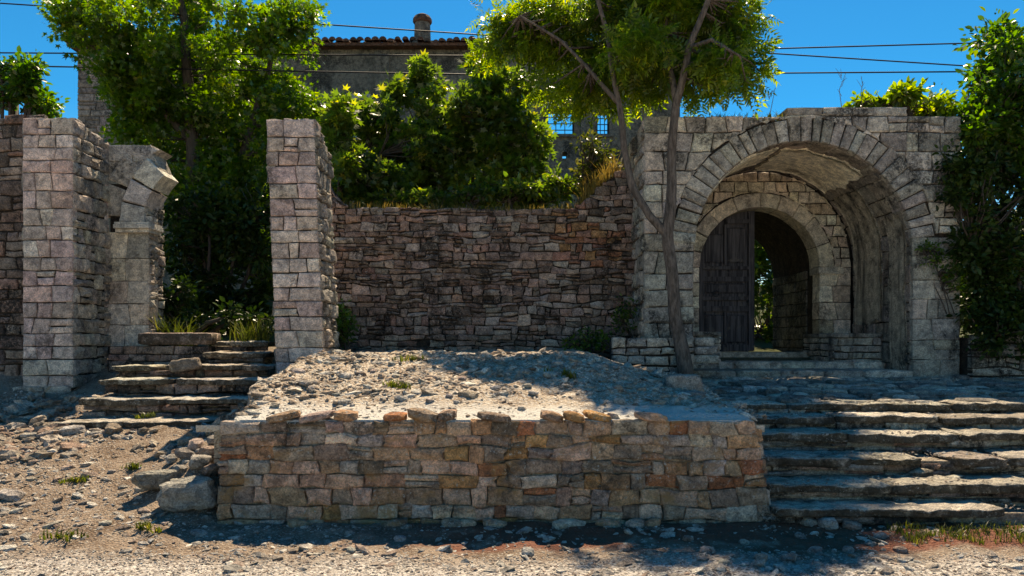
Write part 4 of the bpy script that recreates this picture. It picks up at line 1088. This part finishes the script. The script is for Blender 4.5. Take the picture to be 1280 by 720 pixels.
def crown_points(blobs, nclus, per, crad, rg_, shell=.45, D0=None):
    """blobs: centre(3), radii(3), weight -> cluster centres, leaf points, directions"""
    w_ = np.array([b[2] for b in blobs], float); w_ /= w_.sum(); idx = rg_.choice(len(blobs), nclus, p=w_)
    c = np.array([tuple(b[0]) for b in blobs]); r_ = np.array([b[1] for b in blobs])
    nl = 13; dl = rg_.normal(size=(len(blobs), nl, 3)); dl /= np.linalg.norm(dl, axis=2, keepdims=True)
    lc = c[:, None] + dl * r_[:, None] * rg_.uniform(.35, .98, (len(blobs), nl, 1)); lr = r_[:, None] * rg_.uniform(.24, .46, (len(blobs), nl, 1))
    li = rg_.integers(0, nl, nclus); c = lc[idx, li]; r_ = lr[idx, li]
    d = rg_.normal(size=(nclus, 3)); d /= np.linalg.norm(d, axis=1, keepdims=True)
    rr = rg_.uniform(shell ** 1.5, 1, nclus) ** .55
    K = c + d * r_ * rr[:, None]
    cr = crad * rg_.uniform(.5, 1.35, nclus)
    ii = np.repeat(np.arange(nclus), per)
    dd = rg_.normal(size=(len(ii), 3)); dd[:, 2] = dd[:, 2] * .7; dd /= np.linalg.norm(dd, axis=1, keepdims=True)
    P = K[ii] + dd * (cr[ii] * rg_.uniform(.25, 1, len(ii)))[:, None]
    Dn = dd + d[ii] * .5; Dn[:, 2] -= .15
    return K, P, Dn
def PB(px, py, D, rx, ry, dep=None):     # blob from photo extents
    return (at(px, py, D), (rx * D / F, dep or (rx + ry) * .5 * D / F, ry * D / F), rx * ry)
def limb(a_, b, r0, r1, rnd, wob=.12, n=6):
    a_, b = Vector(a_), Vector(b); L_ = (b - a_).length; P = []
    for i in range(n + 1):
        f = i / n; q = a_.lerp(b, f); k = wob * L_ * math.sin(math.pi * f) * .5
        q += Vector((nz(q, .9, 3), nz(q, .9, 17), nz(q, .9, 31) * .4)) * k * 2; P.append(q)
    return tube(P, [r0 + (r1 - r0) * (i / n) for i in range(n + 1)], 7), P
def twigs(K, nodes, rnd, r_=.012, maxn=400):
    nodes = np.array([tuple(q) for q in nodes]); parts = []
    for p in K[:maxn]:
        d = np.linalg.norm(nodes - p, axis=1) + .6 * np.maximum(0, nodes[:, 2] - p[2]); q = nodes[d.argmin()]
        m_ = (Vector(q) + Vector(p)) / 2 + Vector((rnd.uniform(-.1, .1), rnd.uniform(-.1, .1), rnd.uniform(-.12, .05)))
        parts.append(tube([q, m_, p], [r_ * 1.5, r_, r_ * .4], 4))
    return joinvf(*parts)
def tree(name, label, cat, base, limbs, blobs, nclus, per, crad, size, kind, mat, bark, seed, group=None, shell=.45, tmax=350, twr=.012):
    rg_ = np.random.default_rng(seed); r2 = random.Random(seed)
    t = thing(name, label, cat, base, group)
    nodes = []; parts = []
    for (P, rad) in limbs:
        Q = []; RR = []
        for i in range(len(P) - 1):
            for s in range(4):
                f = s / 4; q = Vector(P[i]).lerp(Vector(P[i + 1]), f); q += Vector((nz(q, 1.3, 2), nz(q, 1.3, 8), 0)) * .05
                Q.append(q); RR.append(rad[i] * (1 - f) + rad[i + 1] * f)
        Q.append(Vector(P[-1])); RR.append(rad[-1])
        parts.append(tube(Q, RR, 10)); nodes += Q[len(Q) // 3:]
    mesh('trunk', *parts[0], bark, t, smooth=True)
    for q in parts[1:]: mesh('limb', *q, bark, t, smooth=True)
    K, P, Dn = crown_points(blobs, nclus, per, crad, rg_, shell)
    mesh('twigs', *twigs(K, nodes, r2, twr, tmax), bark, t, smooth=True, kind='stuff')
    leaves('crown', P, Dn, size, kind, mat, t, seed)
    return t

def shrub(label, blobs, nclus, per, crad, size, kind, mat, seed, base, name='shrub', group=None, n_st=5, thick=1):
    r2 = random.Random(seed); base = Vector(base)
    lim = []
    for i in range(n_st):
        b = r2.choice(blobs); tgt = b[0] + Vector((r2.uniform(-.4, .4) * b[1][0], r2.uniform(-.4, .4) * b[1][1], r2.uniform(-.2, .5) * b[1][2]))
        mid = base.lerp(tgt, .5) + Vector((r2.uniform(-.2, .2), r2.uniform(-.2, .2), .15))
        lim.append(([base + Vector((r2.uniform(-.1, .1), r2.uniform(-.1, .1) * thick, 0)), mid, tgt], [.06 * thick, .04 * thick, .02 * thick]))
    return tree(name, label, 'shrub', base, lim, blobs, nclus, per, crad, size, kind, mat, M_bark2, seed, group)
# foreground forked tree
TD = 10.9
b0 = at(857, 462, TD); b0.z -= .15
def tp(px, py, d=0): return at(px, py, TD + d)
tree('tree', 'slender forked tree with thin grey trunk in front of the left pier of the gateway', 'tree', b0,
     [([b0, tp(850, 420), tp(840, 350), tp(834, 290), tp(840, 210), tp(846, 130), tp(860, 60, -.1), tp(884, 0, -.2), tp(900, -70, -.3)], [.125, .10, .088, .088, .07, .06, .05, .04, .025]),
      ([tp(836, 296), tp(812, 270), tp(793, 235, .1), tp(781, 185, .15), tp(772, 130, .2), tp(762, 60, .2), tp(748, 0, .2), tp(740, -60, .2)], [.07, .058, .054, .05, .044, .036, .03, .02]),
      ([tp(846, 130), tp(832, 60, .3), tp(828, -10, .5), tp(810, -90, .6)], [.05, .045, .035, .02]),
      ([tp(772, 130, .2), tp(740, 90, .4), tp(700, 50, .5), tp(650, 20, .6)], [.04, .03, .025, .015]),
      ([tp(860, 60, -.1), tp(890, 50, -.4), tp(925, 70, -.6)], [.04, .03, .015])],
     [PB(690, 42, 12.2, 62, 44), PB(755, 25, 12.2, 70, 50), PB(850, 35, 12.0, 85, 52), PB(915, 42, 11.6, 40, 44), PB(800, 95, 12.0, 80, 26, .8), PB(880, 98, 11.6, 50, 24, .7), PB(725, 100, 12.2, 54, 24, .8), PB(640, 50, 12.6, 40, 40, .7), PB(612, 62, 12.9, 16, 18), PB(935, 92, 11.4, 28, 22, .5), PB(800, 60, 10.9, 40, 26, .4), PB(895, 70, 10.7, 26, 20, .4),
      PB(835, -65, 11.6, 95, 60), PB(820, -140, 11.6, 75, 45)], 840, 13, .22, .22, 'pinnate', LEAF_C, M_bark, 21, shell=.3)
# large left tree
LB = at(262, 430, 17.9)
tree('tree', 'large dense dark green tree filling the ruined left gateway and rising above it', 'tree', (LB.x, LB.y, 1.5),
     [([(LB.x, 17.9, 1.4), at(255, 330, 17.9), at(245, 230, 17.9), at(235, 120, 17.9), at(230, 20, 17.7), at(220, -30, 17.5)], [.22, .2, .17, .13, .09, .05]),
      ([at(252, 300, 17.9), at(300, 200, 18.1), at(330, 110, 18.1), at(350, 20, 17.9)], [.13, .1, .07, .04]),
      ([at(240, 180, 17.9), at(180, 110, 17.7), at(130, 40, 17.4)], [.1, .07, .04]),
      ([at(300, 200, 17.9), at(360, 170, 17.7), at(400, 130, 17.5)], [.07, .05, .03])],
     [PB(120, 18, 17.4, 66, 36), PB(85, 35, 17.4, 30, 17.4), PB(140, 75, 17.4, 36, 30), PB(160, 95, 17.5, 34, 34), PB(178, 130, 17.6, 44, 36), PB(165, 150, 17.6, 34, 34), PB(180, 180, 17.6, 40, 30), PB(190, 35, 17.4, 92, 52), PB(290, 30, 17.5, 100, 55), PB(365, 28, 17.9, 38, 42), PB(205, 115, 17.9, 76, 55), PB(310, 125, 17.9, 90, 66), PB(392, 150, 17.4, 38, 45), PB(240, 220, 18.2, 84, 76), PB(320, 230, 18.2, 85, 80), PB(285, 330, 18.2, 90, 76), PB(405, 215, 17.4, 30, 40),
      PB(250, 60, 19.6, 120, 70), PB(230, 160, 19.6, 100, 70), PB(320, 170, 19.6, 100, 80)], 2500, 28, .28, .105, 'lobed', LEAF_A, M_bark2, 31, tmax=500)  # lobes on this line are added unseen behind the crown to block sun
shrub('thicket coloured as in deep shade behind the ruined left gateway, under the large tree', [PB(250, 300, 15.2, 46, 70, .5), PB(310, 310, 15.3, 50, 80, .5), PB(285, 385, 15.0, 70, 40, .5)], 420, 22, .26, .12, 'oval', LEAF_E, 32, (X(280, 15.2), 15.2, 1.5), 'thicket')  # dark leaf colour stands in for shade under the tree
# fig-like shrubs behind the rubble wall
shrub('bright green broad-leaved shrub rising left of centre behind the rubble wall', [PB(517, 108, 15, 36, 40), PB(470, 165, 15, 36, 44), PB(452, 142, 15.2, 18, 22), PB(545, 185, 15, 62, 60), PB(500, 215, 14.6, 60, 38)], 340, 30, .24, .115, 'lobed', LEAF_B, 41, (X(510, 15), 15, 1.6))
shrub('bright green broad-leaved shrub right of centre behind the rubble wall, below the barred window', [PB(600, 145, 14.6, 44, 56), PB(640, 175, 14.6, 32, 40), PB(625, 112, 15, 36, 26, .6), PB(590, 205, 14.4, 70, 40), PB(662, 195, 14.6, 26, 34), PB(600, 85, 15, 30, 24)], 320, 30, .24, .115, 'lobed', LEAF_B, 42, (X(610, 14.6), 14.6, 1.6))
shrub('leafy shrub just behind the leaning pillar, above the rubble wall', [PB(440, 205, 13.6, 36, 36), PB(425, 160, 13.8, 22, 40), PB(470, 232, 13.5, 42, 22)], 170, 28, .21, .11, 'lobed', LEAF_B, 43, (X(440, 13.6), 13.6, 1.6))
shrub('low pale green bramble spilling along the top right of the rubble wall', [PB(650, 240, 13.2, 70, 13, .35), PB(700, 236, 13.2, 34, 16, .3), PB(590, 246, 13.2, 40, 9, .3), PB(520, 250, 13.2, 60, 8, .3)], 230, 16, .13, .10, 'oval', LEAF_B, 44, (X(640, 13.2), 13.2, 3.0), 'bramble')
shrub('grey dry shrub with thin leaves at the top right end of the rubble wall', [PB(745, 195, 13.3, 24, 30, .3), PB(735, 220, 13.3, 22, 18, .3)], 90, 10, .16, .08, 'oval', GRASS, 45, (X(745, 13.3), 13.3, 3.0))
# right bush
shrub('huge bush with sunlit green crown rising above the right end of the gateway', [PB(1262, 120, 11.8, 60, 45), PB(1300, 70, 12, 66, 46), PB(1236, 165, 11.7, 40, 40), PB(1208, 150, 11.7, 22, 26), PB(1330, 160, 12, 70, 70), PB(1285, 190, 11.8, 50, 50)], 760, 26, .20, .095, 'oval', LEAF_D, 51, (X(1260, 11.9), 11.9, 1.3), 'bush', n_st=8)
shrub('lower part of the sunlit bush, leaves painted nearly black as shade, at the right edge', [PB(1228, 230, 11.5, 40, 50, .5), PB(1275, 270, 11.6, 80, 80), PB(1205, 215, 11.3, 18, 46, .25), PB(1236, 330, 11.5, 38, 70, .5), PB(1290, 400, 11.2, 60, 46, .5), PB(1245, 415, 11.0, 34, 26, .3), PB(1212, 300, 11.3, 18, 50, .25), PB(1222, 370, 11.8, 26, 46, .4), PB(1240, 395, 12.3, 50, 34, .5), PB(1290, 330, 12.6, 90, 110, .5)], 1100, 26, .20, .085, 'oval', LEAF_E, 59, (X(1270, 11.9), 11.9, 1.3), 'ivy', n_st=6)  # shaded half of the bush above, its shade painted as leaf colour
shrub('green creeper spreading over the top right of the gateway', [PB(1110, 126, 12, 34, 12, .4), PB(1160, 132, 12, 30, 16, .4), PB(1080, 128, 12, 14, 7, .3)], 130, 16, .14, .10, 'oval', LEAF_C, 52, (X(1150, 12), 12, 4.9), 'creeper')
shrub('small ivy trailing down the lower right pier of the gateway', [PB(1165, 320, 11.42, 26, 14, .05), PB(1190, 350, 11.42, 14, 20, .06)], 36, 14, .09, .055, 'oval', LEAF_D, 53, (X(1190, 11.42), 11.42, 2.0), 'ivy', n_st=3, thick=.15)
# far left bush
shrub('rounded green shrub beside the dark post at the far left', [PB(38, 100, 13, 22, 34, .4), PB(8, 100, 13, 16, 28, .4), PB(48, 130, 13, 18, 20, .4)], 150, 18, .17, .10, 'oval', LEAF_D, 54, (X(36, 13), 13, 2.5))
# through the doorway
shrub('sunlit green foliage glimpsed through the half open doorway', [PB(955, 310, 17.6, 34, 40, .5), PB(965, 370, 17.6, 40, 40, .5), PB(960, 425, 17.4, 40, 26, .5), PB(985, 300, 18.6, 60, 70, .8), PB(1000, 400, 18.6, 60, 50, .8)], 330, 24, .24, .12, 'lobed', LEAF_B, 55, (X(960, 18.5), 18.5, 1.8))
# undergrowth in the left gateway
shrub('low undergrowth with shade-coloured leaves just inside the ruined left gateway', [PB(215, 385, 12.2, 30, 32, .4), PB(250, 410, 12.4, 30, 14, .4), PB(310, 400, 12.2, 24, 20, .4)], 150, 16, .18, .09, 'oval', LEAF_E, 56, (X(230, 12.2), 12.2, 1.4))  # leaves coloured dark in place of shade inside the gateway
shrub('dark straggly bush in the shaded corner right of the leaning pillar', [PB(432, 420, 12.0, 20, 22, .3), PB(424, 395, 12.2, 10, 14, .2)], 60, 14, .13, .07, 'oval', LEAF_D, 57, (X(430, 12), 12, 1.35), n_st=3, thick=.4)
shrub('small dark weeds at the foot of the rubble wall near the gateway', [PB(735, 425, 11.9, 34, 16, .3), PB(780, 400, 11.9, 12, 22, .2)], 60, 14, .14, .06, 'oval', LEAF_D, 58, (X(740, 11.9), 11.9, 1.2), n_st=3, thick=.3)
# thin weeds on the gateway top
def grass(name, label, pts, h, mat, seed, cat='grass', kind=None, width=.012, bend=.5, blades=1, parent=None):
    rg_ = np.random.default_rng(seed); n = len(pts) * blades; P = np.repeat(pts, blades, 0) + rg_.normal(0, .025, (n, 3)) * (1, 1, 0)
    a_ = rg_.uniform(0, 6.28, n); L_ = h * rg_.uniform(.45, 1.2, n); bd = rg_.uniform(.1, bend, n) * L_
    dx, dy = np.cos(a_), np.sin(a_); wx, wy = -dy * width, dx * width
    def pt(f, w_): return np.stack([P[:, 0] + dx * bd * f * f + wx * w_, P[:, 1] + dy * bd * f * f + wy * w_, P[:, 2] + L_ * (f - .25 * f * f * bend)], 1)
    V = np.stack([pt(0, -.5), pt(0, .5), pt(.5, .4), pt(.5, -.4), pt(1, 0)], 1)
    Fc = np.array([[0, 1, 2], [0, 2, 3], [3, 2, 4]]); Fc = (Fc[None] + (np.arange(n) * 5)[:, None, None]).reshape(-1, 3)
    o = fastmesh(name, V.reshape(-1, 3), Fc, mat, parent, None, True, kind, Vector(tuple(pts.mean(0))))
    return tag(o, label, cat)
def gp(pxs, pys, D, n, sd, hf=None):
    rg_ = np.random.default_rng(sd); P = []
    for _ in range(n):
        px, py = rg_.uniform(*pxs), rg_.uniform(*pys); p = at(px, py, D + rg_.uniform(-.2, .2))
        if hf: p.z = hf(p.x, p.y)
        P.append(tuple(p))
    return np.array(P)
zn = lambda x, y: ztop(x) - .04
grass('grass', 'dry golden grass fringe along the head of the rubble wall', gp((425, 760), (255, 256), 12.7, 420, 1, zn), .16, GRASS_D, 61, 'grass', 'stuff', .01, .9, 3)
grass('grass', 'thick golden dry grass on the raised right end of the rubble wall', gp((725, 772), (220, 230), 12.75, 120, 2, zn), .42, GRASS_D, 62, 'grass', 'stuff', .012, .9, 4)
grass('grass', 'green grass blades behind the head of the rubble wall', gp((430, 720), (255, 256), 13.0, 240, 3, zn), .3, GRASS, 63, 'grass', 'stuff', .012, .7, 3)
gfl = lambda x, y: 1.38
grass('grass_clump', 'dark arching grass clump inside the left gateway by the jamb', gp((195, 240), (400, 410), 11.6, 30, 4, gfl), .75, GRASS, 64, 'grass', None, .018, 1.0, 8)
grass('grass_clump', 'bright green grass clump left of the leaning pillar', gp((292, 336), (400, 410), 11.4, 34, 5, lambda x, y: 1.5), .5, GRASS, 65, 'grass', None, .016, .8, 8)
wd_ = lambda x, y: ground_h(x, y)
for i, (px, py, lab) in enumerate(((96, 597, 'small green weed on the dirt slope, nearest the left edge'), (185, 530, 'spreading green weeds on the lowest left step'), (168, 580, 'small weed beside the long grey slab'), (75, 668, 'tiny weed low on the dirt slope near the road'), (182, 655, 'tiny weed between the boulder and the road'), (225, 632, 'dark weed tucked under the largest boulder'))):
    p = hit(px, py + 6); P = np.array([tuple(p)] * 8) + np.random.default_rng(i).normal(0, (.11 if i == 1 else .05), (8, 3)) * (1, .5, 0); P[:, 2] = [ground_h(x, y) + (.12 if i == 1 else 0) for x, y in P[:, :2]]
    grass('weed', lab, P, .085, GRASS, 70 + i, 'weed', None, .014, 1.2, 9)
for i, (px, py, lab) in enumerate(((515, 450, 'small green weed near the crest of the rubble heap'), (500, 486, 'small green weed on the sunlit front of the rubble heap'), (712, 470, 'dark green weed on the shaded right of the rubble heap'))):
    p = hit(px, py, lambda x, y: mound_h(x, y) if y > 6.5 else .9); P = np.array([tuple(p)] * 7) + np.random.default_rng(i).normal(0, .09, (7, 3)) * (1, .6, 0); P[:, 2] = [mound_h(x, y) for x, y in P[:, :2]]
    grass('weed', lab, P, .12, GRASS, 80 + i, 'weed', None, .014, 1.2, 10)
P = pts_on(200, (3.1, 4.6), (5.75, 6.15), ground_h); grass('grass', 'patch of green and yellow grass at the foot of the right steps', P, .09, GRASS, 90, 'grass', 'stuff', .008, 1.0, 5)
# dry branching stalks on the gateway top
def stalk(label, px, py, h, seed):
    r2 = random.Random(seed); p = at(px, py, 11.7); parts = [tube([p, p + Vector((r2.uniform(-.05, .05), 0, h * .5)), p + Vector((r2.uniform(-.1, .1), 0, h))], [.006, .005, .003], 4)]
    for k in range(7):
        z = h * r2.uniform(.3, .95); a_ = p + Vector((0, 0, z)); parts.append(tube([a_, a_ + Vector((r2.uniform(-.12, .12), r2.uniform(-.05, .05), r2.uniform(.05, .16)))], [.004, .002], 4))
    o = mesh('dry_weed', *joinvf(*parts), M_stem); tag(o, label, 'weed')
stalk('thin dry stalk standing above the keystone of the gateway', 1052, 134, .55, 1)
stalk('bare dry stalk on the gateway top, just right of the tree crown', 962, 145, .45, 2)
stalk('short dry stalk on the gateway top near the creeper', 1078, 133, .40, 3)
P = gp((890, 985), (145, 147), 11.7, 60, 9, lambda x, y: GT - .02)
grass('grass', 'thin dark grass tufts on the gateway top left of the raised course', P, .14, GRASS, 91, 'grass', 'stuff', .012, .9, 5)
